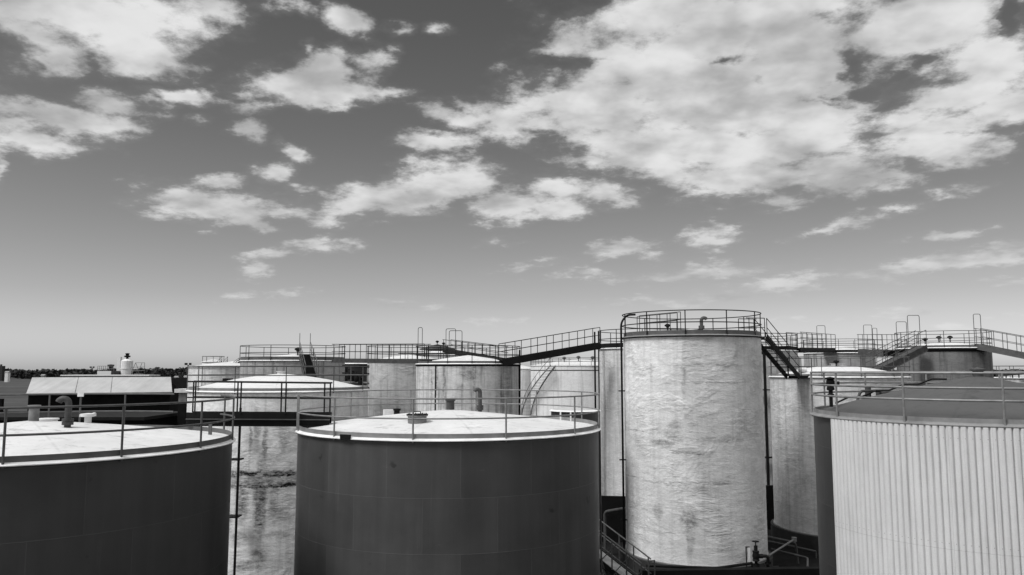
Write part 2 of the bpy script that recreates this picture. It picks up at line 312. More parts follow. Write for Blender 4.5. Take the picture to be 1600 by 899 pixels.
# ------------------------------------------------------------------ mesh helpers
def wloc(o):
    v = Vector((0, 0, 0))
    while o: v += o.location; o = o.parent
    return v
class MB:
    def __init__(s): s.v = []; s.f = []; s.uv = []
    def face(s, idx, uv=None): s.f.append(idx); s.uv.append(uv)
    def path(s, pts, r, n=8, closed=False, cap=True):
        pts = [Vector(p) for p in pts]; N = len(pts); b0 = len(s.v); prev = None
        for i, p in enumerate(pts):
            if closed: d = pts[(i + 1) % N] - pts[i - 1]
            else: d = pts[min(i + 1, N - 1)] - pts[max(i - 1, 0)]
            d.normalize()
            if prev is None:
                ref = Vector((0, 0, 1)) if abs(d.z) < 0.9 else Vector((1, 0, 0))
                a = d.cross(ref).normalized()
            else: a = (prev - d * prev.dot(d)).normalized()
            prev = a; bb = d.cross(a)
            for k in range(n):
                th = 2 * math.pi * k / n; s.v.append(p + a * (r * math.cos(th)) + bb * (r * math.sin(th)))
        for i in range(N if closed else N - 1):
            j = (i + 1) % N
            for k in range(n):
                q = (k + 1) % n; s.face((b0 + i * n + k, b0 + i * n + q, b0 + j * n + q, b0 + j * n + k))
        if cap and not closed:
            s.face(tuple(b0 + k for k in range(n))[::-1]); s.face(tuple(b0 + (N - 1) * n + k for k in range(n)))
        return s
    def tube(s, p, q, r, n=8): return s.path([p, q], r, n)
    def pipe(s, pts, r, bend=0.2, n=10):
        pts = [Vector(p) for p in pts]; o = [pts[0]]
        for i in range(1, len(pts) - 1):
            a = (pts[i - 1] - pts[i]); b = (pts[i + 1] - pts[i]); k = min(bend, a.length * .45, b.length * .45)
            A = pts[i] + a.normalized() * k; B = pts[i] + b.normalized() * k
            for t in (0, .25, .5, .75, 1): o.append(A * (1 - t) ** 2 + pts[i] * 2 * t * (1 - t) + B * t * t)
        o.append(pts[-1]); return s.path(o, r, n)
    def beam(s, p, q, wd, h):
        """bar from p to q: wd across (horizontal), h tall, its top face on the line"""
        p = Vector(p); q = Vector(q); d = (q - p).normalized()
        sd_ = d.cross(Vector((0, 0, 1)))
        sd_ = sd_.normalized() if sd_.length > 1e-4 else Vector((1, 0, 0))
        up = sd_.cross(d).normalized(); b = len(s.v)
        for e in (p, q):
            for a, c in ((-.5, 0), (.5, 0), (.5, -1), (-.5, -1)): s.v.append(e + sd_ * (wd * a) + up * (h * c))
        for f in ((0, 1, 2, 3), (7, 6, 5, 4), (0, 4, 5, 1), (1, 5, 6, 2), (2, 6, 7, 3), (3, 7, 4, 0)): s.face(tuple(b + i for i in f))
        return s
    def box(s, c, sz, rz=0.0):
        c = Vector(c); b = len(s.v); m = Matrix.Rotation(rz, 3, 'Z')
        for z in (-.5, .5):
            for x, y in ((-.5, -.5), (.5, -.5), (.5, .5), (-.5, .5)): s.v.append(c + m @ Vector((x * sz[0], y * sz[1], z * sz[2])))
        for f in ((3, 2, 1, 0), (4, 5, 6, 7), (0, 1, 5, 4), (1, 2, 6, 5), (2, 3, 7, 6), (3, 0, 4, 7)): s.face(tuple(b + i for i in f))
        return s
    def lathe(s, prof, cx, cy, n=96, a0=0.0, a1=2 * math.pi, wave=None, capends=False):
        full = abs(a1 - a0 - 2 * math.pi) < 1e-6; cols = n if full else n + 1; b = len(s.v); P = len(prof)
        for i in range(cols):
            a = a0 + (a1 - a0) * i / n; k = wave(a) if wave else 0
            for r, z in prof: s.v.append(Vector((cx + (r + k) * math.cos(a), cy + (r + k) * math.sin(a), z)))
        for i in range(n):
            j = (i + 1) % cols; A = a0 + (a1 - a0) * i / n; B = a0 + (a1 - a0) * (i + 1) / n
            for k in range(P - 1):
                r = max(prof[k][0], prof[k + 1][0])
                if prof[k + 1][0] < 1e-6: s.face((b + i * P + k, b + j * P + k, b + i * P + k + 1), ((A * r, prof[k][1]), (B * r, prof[k][1]), (A * r, prof[k + 1][1])))
                elif prof[k][0] < 1e-6: s.face((b + i * P + k, b + j * P + k + 1, b + i * P + k + 1), ((A * r, prof[k][1]), (B * r, prof[k + 1][1]), (A * r, prof[k + 1][1])))
                else: s.face((b + i * P + k, b + j * P + k, b + j * P + k + 1, b + i * P + k + 1), ((A * r, prof[k][1]), (B * r, prof[k][1]), (B * r, prof[k + 1][1]), (A * r, prof[k + 1][1])))
        return s
    def build(s, name, m, parent=None, origin=None, smooth=True, ang_=40):
        o0 = wloc(parent) if parent else (Vector(origin) if origin else Vector((0, 0, 0)))
        me = bpy.data.meshes.new(name); me.from_pydata([v - o0 for v in s.v], [], s.f)
        if any(u is not None for u in s.uv):
            L = me.uv_layers.new(name='UVMap').data; i = 0
            for f, u in zip(s.f, s.uv):
                for k in range(len(f)): L[i].uv = u[k] if u else (0, 0); i += 1
        if smooth:
            me.polygons.foreach_set('use_smooth', [True] * len(me.polygons)); me.set_sharp_from_angle(angle=R_(ang_))
        m = M[m] if isinstance(m, str) else m
        me.materials.append(m() if callable(m) else m); me.validate()
        ob = bpy.data.objects.new(name, me); C.objects.link(ob)
        if parent: ob.parent = parent
        else: ob.location = o0
        return ob
def inst(src, loc, parent):
    """a further copy of a part mesh (mesh data shared), at a world location under its parent"""
    o = src.copy(); C.objects.link(o); o.parent = parent; o.location = Vector(loc) - wloc(parent); return o
def tag(o, label, cat, group=None):
    o['label'] = label; o['category'] = cat
    if group: o['group'] = group
    return o
def thing(name, label, cat, loc, group=None):
    o = bpy.data.objects.new(name, None); C.objects.link(o); o.location = loc; o.empty_display_size = 0.3
    return tag(o, label, cat, group)
def structure(o): o['kind'] = 'structure'; return o
def stuff(o): o['kind'] = 'stuff'; return o

def posts(parent, pts, h, r, m, name='post', below=0.0):
    src = None
    for p in pts:
        p = Vector(p)
        if src is None:
            o = MB().tube((0, 0, -below), (0, 0, h), r, 8); o.v = [v + wloc(parent) for v in o.v]
            src = o.build(name, m, parent); src.location = p - wloc(parent)
        else: inst(src, p, parent)
def ring_rail(root, cx, cy, R, z, h, fr, post_angles, arcs, m, r=0.024, below=0.12):
    mb = MB()
    for a0, a1 in arcs:
        n = max(4, int(abs(a1 - a0) / 4)); full = abs(a1 - a0) >= 359.9
        for f in fr:
            pts = [(cx + R * math.cos(R_(a0 + (a1 - a0) * i / n)), cy + R * math.sin(R_(a0 + (a1 - a0) * i / n)), z + h * f) for i in range(n if full else n + 1)]
            mb.path(pts, r, 7, closed=full)
    g = mb.build('guard_rail', m, root)
    posts(g, [(cx + R * math.cos(R_(a)), cy + R * math.sin(R_(a)), z) for a in post_angles], h, r * 1.05, m, below=below)
    return g
def tank(label, c, R, zt, zb, shell_m, roof_m, apex=0.6, rim_m='rim_w', toe_m='toe', toe_h=0.13, rail=None, seg=96, over=0.09, group='storage tanks of the depot', plinth=True, name='storage_tank', rim_h=0.07, dome=1.25):
    cx, cy = c
    t = thing(name, label, 'tank', (cx, cy, 0), group)
    a0 = math.atan2(cy, cx)        # UV seam on the far side
    hs = [(R, zb + (zt - zb) * i / 12) for i in range(13)]
    sm = M[shell_m]; sm = sm(R, (a0 + math.pi) * R) if callable(sm) else sm
    MB().lathe(hs, cx, cy, seg, a0, a0 + 2 * math.pi).build('shell', sm, t)
    if plinth and zb > 0.05: MB().lathe([(R + .22, 0.0), (R + .22, zb), (0, zb)], cx, cy, 64).build('plinth', 'conc', t)
    if plinth: MB().lathe([(R + .002, zb + .05), (R + .07, zb + .05), (R + .07, zb + .003)], cx, cy, 64).build('base_ring', 'toe_l', t)
    # rim: angle section standing proud of the shell
    MB().lathe([(R + .003, zt - .05), (R + over, zt - .05), (R + over, zt - .03), (R - .004, zt - .05 + rim_h), (R - .12, zt - .05 + rim_h)], cx, cy, seg).build('rim', rim_m, t)
    prof = []
    for i in range(9):
        f = i / 8; prof.append(((R - .05) * (1 - f), zt + .022 + apex * (f * dome - (dome - 1) * f * f)))
    MB().lathe(prof, cx, cy, seg).build('roof', roof_m, t)
    if toe_h > 0:
        MB().lathe([(R - .02, zt + .02), (R - .02, zt + .02 + toe_h), (R - .032, zt + .02 + toe_h), (R - .032, zt + .02)], cx, cy, seg).build('toe_board', toe_m, t)
    if rail:
        h, fr, pa, arcs, m, rr = rail
        ring_rail(t, cx, cy, R + .03, zt + .02, h, fr, pa, arcs, m, rr)
    t['r'] = R
    return t
def roof_z(R, zt, apex, d):
    f = 1 - d / (R - .05); return zt + .022 + apex * (f * 1.25 - .25 * f * f)
def every(n, off): return [off + 360.0 * i / n for i in range(n)]
def stub(root, p, r, h, m='rust', name='vent_pipe', cap=True):
    x, y, z = p
    MB().lathe([(r, z - .05), (r, z + h * .8), (r * 1.25, z + h * .8), (r * 1.25, z + h), (0, z + h)], x, y, 20).build(name, m, root)
def goose(root, p, r, h, out, m='rust', name='gooseneck_vent'):
    x, y, z = p; d = Vector((out[0], out[1], 0)).normalized()
    P = Vector(p); k = r * 1.5; pts = [P, P + Vector((0, 0, h - k))]
    for i in range(1, 9):
        a = math.pi * i / 8 * .9; pts.append(P + Vector((0, 0, h - k)) + d * (k * (1 - math.cos(a))) + Vector((0, 0, k * math.sin(a))))
    o = MB().path(pts, r, 12)
    o.lathe([(r * 1.7, z + .06), (r * 1.7, z + .14), (r, z + .14)], x, y, 16)
    o.lathe([(r * 1.7, z + .15), (r * 1.7, z + .22), (r, z + .22)], x, y, 16)
    return o.build(name, m, root)
def hoop(root, p, wd, h, dirn, m='rail_d', r=0.022, name='ladder_hoop'):
    p = Vector(p); d = Vector((dirn[0], dirn[1], 0)).normalized() * wd
    return MB().pipe([p, p + Vector((0, 0, h)), p + d + Vector((0, 0, h)), p + d], r, 0.12, 6).build(name, m, root)
def breather(root, p, s=1.0, m='steel_d', name='breather_valve'):
    x, y, z = p
    return MB().lathe([(.05 * s, z - .05), (.05 * s, z + .25 * s), (.12 * s, z + .28 * s), (.12 * s, z + .34 * s), (.22 * s, z + .38 * s), (.24 * s, z + .46 * s), (.10 * s, z + .56 * s), (0, z + .58 * s)], x, y, 14).build(name, m, root)
def walkway(label, p0, p1, wd=0.8, gh=0.25, rh=1.0, n=6, m='rail_d', gm='steel_d', deck_m='steel_d', name='walkway', cat='walkway', sides=(-1, 1), lean=0.0, r=0.022, group='walkways between the tanks', gth=0.06, mids=(0.5,)):
    p0 = Vector(p0); p1 = Vector(p1); d = (p1 - p0); L = d.length; dn = d.normalized()
    sd_ = dn.cross(Vector((0, 0, 1))).normalized()
    t = thing(name, label, cat, (p0 + p1) / 2, group)
    MB().beam(p0 - Vector((0, 0, .02)), p1 - Vector((0, 0, .02)), wd - gth * 2 - .004, .04).build('deck', deck_m, t, smooth=False)
    for s_ in (-1, 1):
        e = sd_ * (s_ * (wd / 2 - gth / 2))
        MB().beam(p0 + e + Vector((0, 0, .03)), p1 + e + Vector((0, 0, .03)), gth, gh).beam(p0 + e * 1.09 + Vector((0, 0, .03 - gh)), p1 + e * 1.09 + Vector((0, 0, .03 - gh)), gth * 2.2, .025).build('girder', gm, t, smooth=False)
    for s_ in sides:
        e = sd_ * (s_ * wd / 2); g = MB(); up = Vector((0, 0, rh))
        g.tube(p0 + e + up, p1 + e + up, r, 7)
        for k in mids: g.tube(p0 + e + up * k, p1 + e + up * k, r * .85, 7)
        gr = g.build('guard_rail', m, t)
        posts(gr, [p0 + e + d * ((i + (.18 if s_ > 0 else 0)) / (n - 1 + .18)) for i in range(n)], rh, r, m)
    return t
def stairs(label, p0, p1, wd=0.7, n=10, rh=0.95, m='rail_d', gm='steel_d', name='stairs', r=0.022, gh=0.28, group='stairs between the tanks', np_=4, tread_m=None, ext=0.0, th=.03):
    p0 = Vector(p0); p1 = Vector(p1); d = p1 - p0; dn = d.normalized(); sd_ = dn.cross(Vector((0, 0, 1))).normalized()
    t = thing(name, label, 'stairs', p1, group)
    hz = Vector((d.x, d.y, 0)).normalized(); rz = math.atan2(hz.y, hz.x)
    for s_ in (-1, 1):
        e = sd_ * (s_ * wd / 2)
        MB().beam(p0 + e + Vector((0, 0, .08)), p1 + e + Vector((0, 0, .08)), .05, gh).build('stringer', gm, t, smooth=False)
        g = MB(); up = Vector((0, 0, rh))
        g.tube(p0 + e + up, p1 + e + up, r, 7).tube(p0 + e + up * .5, p1 + e + up * .5, r * .85, 7)
        if ext: g.tube(p0 + e + up, p0 + e + up + Vector((0, 0, ext)), r, 7)
        gr = g.build('handrail', m, t)
        posts(gr, [p0 + e + d * (i / (np_ - 1)) for i in range(np_)], rh, r, m)
    src = None
    for i in range(n):
        p = p0 + d * ((i + .5) / n)
        if src is None: src = MB().box(p, (.24, wd - .056, th), rz).build('tread', tread_m or gm, t, smooth=False); p_src = p
        else: inst(src, wloc(t) + (p - p_src), t)
    return t

# ------------------------------------------------------------------ ground
def sheet(name, pts, z, m):
    o = MB(); o.v = [Vector((x, y, z)) for x, y in pts]; o.face(tuple(range(len(pts)))); return structure(o.build(name, m, smooth=False))
def ground_mat(name, v, scale, bm):
    m, t, b = mat(name, 0.95, 0, 0.1); co = obco(t)
    n = t.noise(co, scale, 8, 0.65); n2 = t.noise(co, scale * 9, 5, 0.7)
    setcol(t, b, t.m('MULTIPLY', t.mapr(n, 0.3, 0.7, v * .6, v * 1.4, 'LINEAR'), t.mapr(n2, .3, .7, .75, 1.25, 'LINEAR')))
    bump(t, b, n2, bm, 0.05); return m
S = 9000
M['grass'] = ground_mat('grass field', 0.058, 0.02, 0.6); M['yard'] = ground_mat('oily yard', 0.009, 0.25, 0.5); M['slab'] = ground_mat('stained slab', 0.009, 0.6, 0.3)
sheet('field', [(-S, -S), (S, -S), (S, S), (-S, S)], 0.0, 'grass')
sheet('yard', [(-150, -60), (120, -60), (120, 190), (-150, 190)], 0.004, 'yard')
sheet('concrete_pad', [(-1, 26), (24, 26), (24, 66), (-1, 66)], 0.008, 'slab')

# ------------------------------------------------------------------ near tanks
# left charcoal tank
cL = (-12.62, 21.1); ZL = 8.07
tL = tank('big charcoal tank with a white roof, cut off by the left edge of the photo', cL, 5.0, ZL, 0.15, 'dark_left', 'roof_w', 0.58,
          rail=(1.12, (1.0, .5), [-38.7 + 25.7 * i for i in range(-9, 4)], [(-290, 42)], 'rail_g', 0.026), seg=128)
def on_roof(c, R, zt, apex, dx_, dy_): return (c[0] + dx_, c[1] + dy_, roof_z(R, zt, apex, math.hypot(dx_, dy_)))
p = at(47, 655, 21.1); stub(tL, on_roof(cL, 5, ZL, .58, 0.05, 0.0), .125, .40, 'grey')
goose(tL, on_roof(cL, 5, ZL, .58, 1.28, -.6), .08, .72, (-1, -.3))
o = on_roof(cL, 5, ZL, .58, .95, 1.0)
MB().lathe([(.09, o[2] - .05), (.09, o[2] + .16), (.2, o[2] + .18), (.2, o[2] + .25), (0, o[2] + .27)], o[0], o[1], 16).tube((o[0], o[1], o[2] + .2), (o[0] + .24, o[1] - .1, o[2] + .27), .03).box((o[0] - .12, o[1], o[2] + .2), (.2, .16, .07), .3).build('dip_hatch', 'white', tL)
o = on_roof(cL, 5, ZL, .58, -.9, 2.2); MB().lathe([(.3, o[2] - .05), (.3, o[2] + .12), (.34, o[2] + .12), (.34, o[2] + .16), (0, o[2] + .18)], o[0], o[1], 20).build('manhole', 'white', tL)
o = on_roof(cL, 5, ZL, .58, 4.1, 1.6); MB().box((o[0], o[1], o[2] + .17), (.09, .05, .34)).build('gauge_board', 'toe', tL, smooth=False)
ap = at(126, 617, 25.6); sg = MB().box(ap, (.2, .02, .12)).build('plate', 'white', tL, smooth=False); MB().tube((ap.x, ap.y + .02, 8.1), (ap.x, ap.y + .02, ap.z - .05), .03).build('plate_post', 'rail_g', tL)
# middle dark tank
cM = (-2.1, 27.3); ZM = 8.07
tM = tank('dark grey round tank with white roof and pale railing in the centre foreground', cM, 5.0, ZM, 0.15, 'dark_mid', 'roof_w', 0.56,
          rail=(1.1, (1.0, .5), [-90 - 4.4 - 3 + 30 * i for i in range(-2, 9)] + [198], [(-158, 198)], 'rail_l', 0.024), seg=128, toe_m='toe_l')
o = on_roof(cM, 5, ZM, .56, -.82, -2.55)
mh = MB().lathe([(.29, o[2] - .06), (.29, o[2] + .19), (.33, o[2] + .19), (.33, o[2] + .222)], o[0], o[1], 28).build('manhole', 'grey', tM)
ld = MB().lathe([(.335, o[2] + .225), (.335, o[2] + .25), (0, o[2] + .27)], o[0], o[1], 28)
ld.pipe([(o[0] - .12, o[1], o[2] + .25), (o[0] - .12, o[1], o[2] + .33), (o[0] + .1, o[1], o[2] + .33), (o[0] + .1, o[1], o[2] + .25)], .015, .03, 6)
for k in range(8): ld.lathe([(.018, o[2] + .24), (.018, o[2] + .275), (0, o[2] + .28)], o[0] + .28 * math.cos(k * .785 + .3), o[1] + .28 * math.sin(k * .785 + .3), 6)
ld.build('lid', 'steel_d', mh)
stub(tM, on_roof(cM, 5, ZM, .56, 0.0, 0.0), .14, .36, 'rust')
goose(tM, on_roof(cM, 5, ZM, .56, 1.0, .3), .068, .76, (-1, -.2))
o = on_roof(cM, 5, ZM, .56, -2.4, 1.9); MB().box((o[0], o[1], o[2] + .1), (.34, .3, .22), .3).build('valve_box', 'white', tM, smooth=False); MB().lathe([(.1, o[2] - .05), (.1, o[2] + .18), (.14, o[2] + .18), (.14, o[2] + .25), (0, o[2] + .26)], o[0] + .32, o[1] - .05, 12).build('hatch', 'steel_d', tM)
o = on_roof(cM, 5, ZM, .56, 4.0, 1.2)
for dx_ in (-.18, .18): MB().box((o[0] + dx_, o[1] - abs(dx_) * .2, o[2] + .14), (.05, .05, .34)).build('stanchion', 'white', tM, smooth=False)
a_ = R_(-90 - 4.4 - 27); MB().box((cM[0] + 5.09 * math.cos(a_), cM[1] + 5.09 * math.sin(a_), ZM + .02), (.05, .38, .13), a_).build('rim_bracket', 'steel_d', tM, smooth=False)
MB().tube((cM[0] + 5.06, cM[1] - .2, ZM - .1), (cM[0] + 5.06, cM[1] - .2, .2), .03).build('down_pipe', 'rail_g', tM)
# right clad tank
cR = (12.4, 21.24); ZR = 8.8; RR = 4.14
tR = tank('tank clad in pale corrugated sheet with a dull grey roof at the right edge', cR, RR, ZR, 0.15, 'dark_right', 'roof_g', 1.02, rim_m='toe_l', toe_m='toe_l', toe_h=.10,
          rail=(1.1, (1.0, .70, .45), every(13, -141.8), [(0, 360)], 'rail_l', 0.027), seg=128, over=.09)
m_, t_, b_ = mat('corrugated sheet', .5, 0, .4)
uv_ = uvco(t_); sp_ = t_.add('ShaderNodeSeparateXYZ'); t_.put(sp_.inputs[0], uv_)
PIT = 0.143
du = t_.m('SUBTRACT', t_.m('PINGPONG', sp_.outputs[0], PIT / 2), 0.0)
dv = t_.m('PINGPONG', t_.m('SUBTRACT', sp_.outputs[1], ZR - .32), 1.15)
dot = t_.m('MULTIPLY', t_.mapr(du, .0, .014, 1, 0), t_.mapr(dv, .0, .016, 1, 0))
nn = t_.noise(t_.mapping(uv_, scale=(2.5, .25, 1)), 1.5, 5, .6); n3 = t_.noise(uv_, 30, 3, .6)
vv = t_.m('MULTIPLY', t_.mapr(nn, .3, .7, .56, .63, 'LINEAR'), t_.mapr(n3, .3, .7, .95, 1.05, 'LINEAR'))
lap = t_.mapr(t_.m('PINGPONG', t_.m('ADD', sp_.outputs[0], .05), PIT * 3), 0.0, .012, .78, 1.0)
lap2 = t_.mapr(t_.m('ABSOLUTE', t_.m('SUBTRACT', sp_.outputs[1], ZR - 2.75)), 0.0, .014, .80, 1.0)
n4 = t_.noise(t_.mapping(uv_, scale=(1, .5, 1)), .8, 7, .68); n5 = t_.noise(t_.mapping(uv_, scale=(7, .35, 1)), 1.2, 5, .65)
vv = t_.m('MULTIPLY', vv, t_.m('MULTIPLY', t_.m('MULTIPLY', lap, lap2), t_.m('MULTIPLY', t_.mapr(n4, .3, .7, .90, 1.05, 'LINEAR'), t_.mapr(n5, .5, .72, 1.0, .86))))
bump(t_, b_, t_.noise(uv_, .9, 5, .6), .35, .05)
setcol(t_, b_, t_.m('MULTIPLY', vv, t_.mapr(dot, 0, 1, 1, .3, 'LINEAR')))
M['clad'] = m_
def wav(a):
    f = (a * (RR + .09) / PIT) % 1.0
    x = abs(f - .5) * 2                       # 1 at the groove
    return .016 - .058 * max(0.0, (x - .62) / .38) ** 1.3 if x > .62 else .016 + .006 * (1 - x)
aL = R_(-120.3 - 52.4)
MB().lathe([(RR + .07, .25), (RR + .07, 3.0), (RR + .07, 6.0), (RR + .07, ZR - .06)], cR[0], cR[1], 1500, aL, aL + R_(255), wave=wav).build('cladding', 'clad', tR, ang_=60)
stub(tR, on_roof(cR, RR, ZR, 1.02, 0.0, 0.0), .13, .14, 'rust', 'vent_pipe'); MB().lathe([(.10, ZR + 1.15), (.19, ZR + 1.17), (.19, ZR + 1.21), (.06, ZR + 1.24), (0, ZR + 1.28)], cR[0], cR[1], 20).build('vent_cap', 'rust', tR)
o = on_roof(cR, RR, ZR, 1.02, -3.35, .6)
k = .8; vb = MB().lathe([(x_ * k * .85, o[2] + z_ * k) for x_, z_ in ((.07, -.05), (.07, .3), (.13, .32), (.13, .38), (.08, .40), (.08, .5), (.15, .52), (.15, .6), (.12, .62), (.16, .66), (.16, .84), (.12, .86), (.2, .9), (.2, .94), (0, .97))], o[0] - .35, o[1], 16)
vb.box((o[0] - .2, o[1], o[2] + .6), (.16, .1, .1)).build('breather_valve', 'steel_d', tR)
o = on_roof(cR, RR, ZR, 1.02, -2.1, 1.9); MB().lathe([(.08, o[2] - .05), (.08, o[2] + .3), (0, o[2] + .32)], o[0], o[1], 12).box((o[0] + .45, o[1], o[2] + .06), (.3, .3, .2), .4).pipe([(o[0] - .5, o[1] - .3, o[2] - .2), (o[0] - .35, o[1] - .3, o[2] + .2), (o[0] + .3, o[1] - .1, o[2] + .2)], .04, .1).build('dip_pipe', 'rust', tR)
q0 = on_roof(cR, RR, ZR, 1.02, -3.3, 1.2); pts = []
for k in range(9):
    f = k / 8; oo = on_roof(cR, RR, ZR, 1.02, -2.9 + 2.5 * f, 2.3 - 1.5 * f); pts.append((oo[0], oo[1], oo[2] + .07 + (.08 if k % 2 else 0)))
MB().path(pts, .03, 6).build('conduit', 'steel_d', tR)

# walkway between the two dark tanks
bw0 = Vector((-10.35, 25.75, 8.62)); bw1 = Vector((-5.95, 26.35, 8.56))
tB = walkway('short black footbridge joining the two dark foreground tanks', bw0, bw1, .75, .40, 1.0, 4, 'rail_d', 'steel_d', r=.026)
for s_ in (-1, 1):
    e_ = Vector((.135, -1, 0)).normalized() * (s_ * .39); MB().beam(bw0 + e_ + Vector((0, 0, -.16)), bw1 + e_ + Vector((0, 0, -.16)), .10, .03).build('flange', 'rail_g', tB, smooth=False)  # flange coloured lighter than the girder to paint in its lit line
for p_ in (bw0 + Vector((.35, -.2, 0)), bw1 + Vector((-.75, -.3, 0))): MB().box((p_.x, p_.y, 8.16), (.16, .3, .16)).build('bearing', 'steel_d', tB, smooth=False)

# ------------------------------------------------------------------ white tanks
cT = (9.34, 41.5); RT = 3.5; ZT = 11.68
tT = tank('tallest white coated tank right of centre, black ring railing on top', cT, RT, ZT, 0.86, 'foam_tall', 'roof_w2', .4, rim_m='toe_l', toe_m='toe', toe_h=.2,
          rail=(1.15, (1.0, .5), every(11, -90 - 12.7 - 4), [(0, 360)], 'rail_d', 0.026), seg=128, over=.13)
MB().lathe([(RT + .135, ZT - .062), (RT + .01, ZT - .11)], cT[0], cT[1], 96).build('drip_edge', 'steel_d', tT)
goose(tT, on_roof(cT, RT, ZT, .4, .5, -.3), .09, .62, (1, -.2)); breather(tT, on_roof(cT, RT, ZT, .4, -1.2, 0), .7)
rl = MB()
for k in (0, .8):
    pA = Vector((cT[0] - 2.6, cT[1] + .4 + k, ZT + .35)); pB = Vector((cT[0] - .6, cT[1] - .4 + k, ZT + .5))
    for h_ in (.4, .8): rl.tube(pA + Vector((0, 0, h_)), pB + Vector((0, 0, h_)), .02, 6)
    for f in (0, .25, .5, .75, 1): q = pA.lerp(pB, f); rl.tube(q - Vector((0, 0, .3)), q + Vector((0, 0, .8)), .02, 6)
rl.build('roof_rail', 'rail_d', tT)
# black pipe up its left flank
pp = at(971, 640, 41.6); px_ = pp.x
dp = MB().pipe([(px_, 41.3, .9), (px_, 41.3, ZT + .75), (px_ + .3, 41.3, ZT + 1.15), (px_ + .7, 41.0, ZT + 1.15)], .055, .25)
for z in (2.4, 5.4, 8.9): dp.box((px_ + .1, 41.35, z), (.55, .06, .06))
dp.build('down_pipe', 'steel_d', tT)
for a in (-118,):
    pass
# stand pipe on its front
sp0 = at(1129, 855, 38.15); MB().tube((sp0.x, sp0.y, .86), (sp0.x, sp0.y, 1.6), .035).lathe([(.07, 1.58), (.07, 1.72), (0, 1.74)], sp0.x, sp0.y, 10).build('sample_pipe', 'rust', tT)

def tan_tank(label, pxl, pxr, Yf, yrim, zb, shell, roof, apex, railk=None, depthR=None, **kw):
    """a tank whose two flanks stand at the given bearings and whose front stands Yf away"""
    al = math.atan((pxl - 800) / F); ar = math.atan((pxr - 800) / F); ac = (al + ar) / 2; hf = (ar - al) / 2
    df = Yf / math.cos(ac); s_ = math.sin(hf); R = s_ * df / (1 - s_); D = df + R
    c = (D * math.sin(ac), D * math.cos(ac)); zt = at(800, yrim, Yf).z
    rail = None
    if railk:
        h, fr, n, off_, m, rr = railk; rail = (h, fr, every(n, -90 - math.degrees(ac) + off_), [(0, 360)], m, rr)
    return tank(label, c, R, zt, zb, shell, roof, apex, rail=rail, **kw), c, R, zt

# stained tank seen through the gap
tS, cS, RS, ZS = tan_tank('blotched white tank seen through the gap under the short footbridge', 297, 577, 37, 612, .3, 'foam_stain', 'roof_w2', .78, (1.15, (1.0, .62), 12, 3, 'rail_g', .022), toe_m='toe_l', dome=1.6)
stub(tS, on_roof(cS, RS, ZS, .78, 0, 0), .2, .12, 'white'); o = on_roof(cS, RS, ZS, .78, -2.6, -.4); MB().box((o[0], o[1], o[2] + .12), (.5, .4, .12), .4).build('hatch', 'steel_d', tS, smooth=False)
bp = at(373, 700, 35.9); dpp = MB().pipe([(bp.x, bp.y, .2), (bp.x + .02, bp.y, 8.3)], .055)
for z in (3.5, 6.0, 7.7): dpp.box((bp.x - .2, bp.y + .3, z), (.5, .6, .06))
dpp.build('down_pipe', 'steel_d', tS)
# tank behind, left of the tallest
t8, c8, R8, Z8 = tan_tank('slim white tank half hidden behind the left flank of the tallest tank', 935, 1098, 51.5, 543, .8, 'foam_b', 'roof_w2', .4, (1.2, (1.0, .5), 12, -8, 'rail_d', .026), toe_m='steel_d', toe_h=.3)
for px0 in (930.5, 936.5):
    q = at(px0, 650, 53.5); MB().tube((q.x, q.y, .9), (q.x, q.y, Z8 + 1.1), .06 if px0 < 933 else .045).build('down_pipe', 'steel_d', t8)
# tank behind, right of the tallest
t10, c10, R10, Z10 = tan_tank('grey tank mostly hidden behind the right flank of the tallest tank', 1090, 1245, 56, 547, .8, 'foam_c', 'roof_m', .4, (1.15, (1.0, .66, .33), 16, 5, 'rail_d', .024), toe_m='steel_d', toe_h=.25)
q = at(1197.5, 660, 55.2); dp = MB().pipe([(q.x, q.y, .8), (q.x, q.y, Z10 - .2), (q.x - .6, q.y + .3, Z10 - .2)], .10)
for z in (4.0, 8.6): dp.box((q.x, q.y + .2, z), (.9, .5, .07))
dp.build('down_pipe', 'steel_d', t10)
q = at(1192, 660, 56.2); MB().tube((q.x, q.y, .8), (q.x, q.y, Z10), .05).build('conduit', 'rail_g', t10)
# lower white roofed tank right of the tallest
t11, c11, R11, Z11 = tan_tank('mottled tank with low white dome, between the tallest tank and the corrugated tank', 1200, 1418, 44, 589, .9, 'foam_right', 'roof_w2', .62, (1.1, (1.0, .5), 12, -12, 'rail_g', .02), toe_m='toe_l', dome=1.8)
stub(t11, on_roof(c11, R11, Z11, .62, 0, 0), .35, .1, 'white'); breather(t11, on_roof(c11, R11, Z11, .62, -.3, -.6), .7)
o = on_roof(c11, R11, Z11, .62, -2.6, -1.6)
MB().tube((o[0] - .3, o[1], o[2] + .2), (o[0] + .15, o[1], o[2] + .2), .14, 12).build('float_drum', 'white', t11)

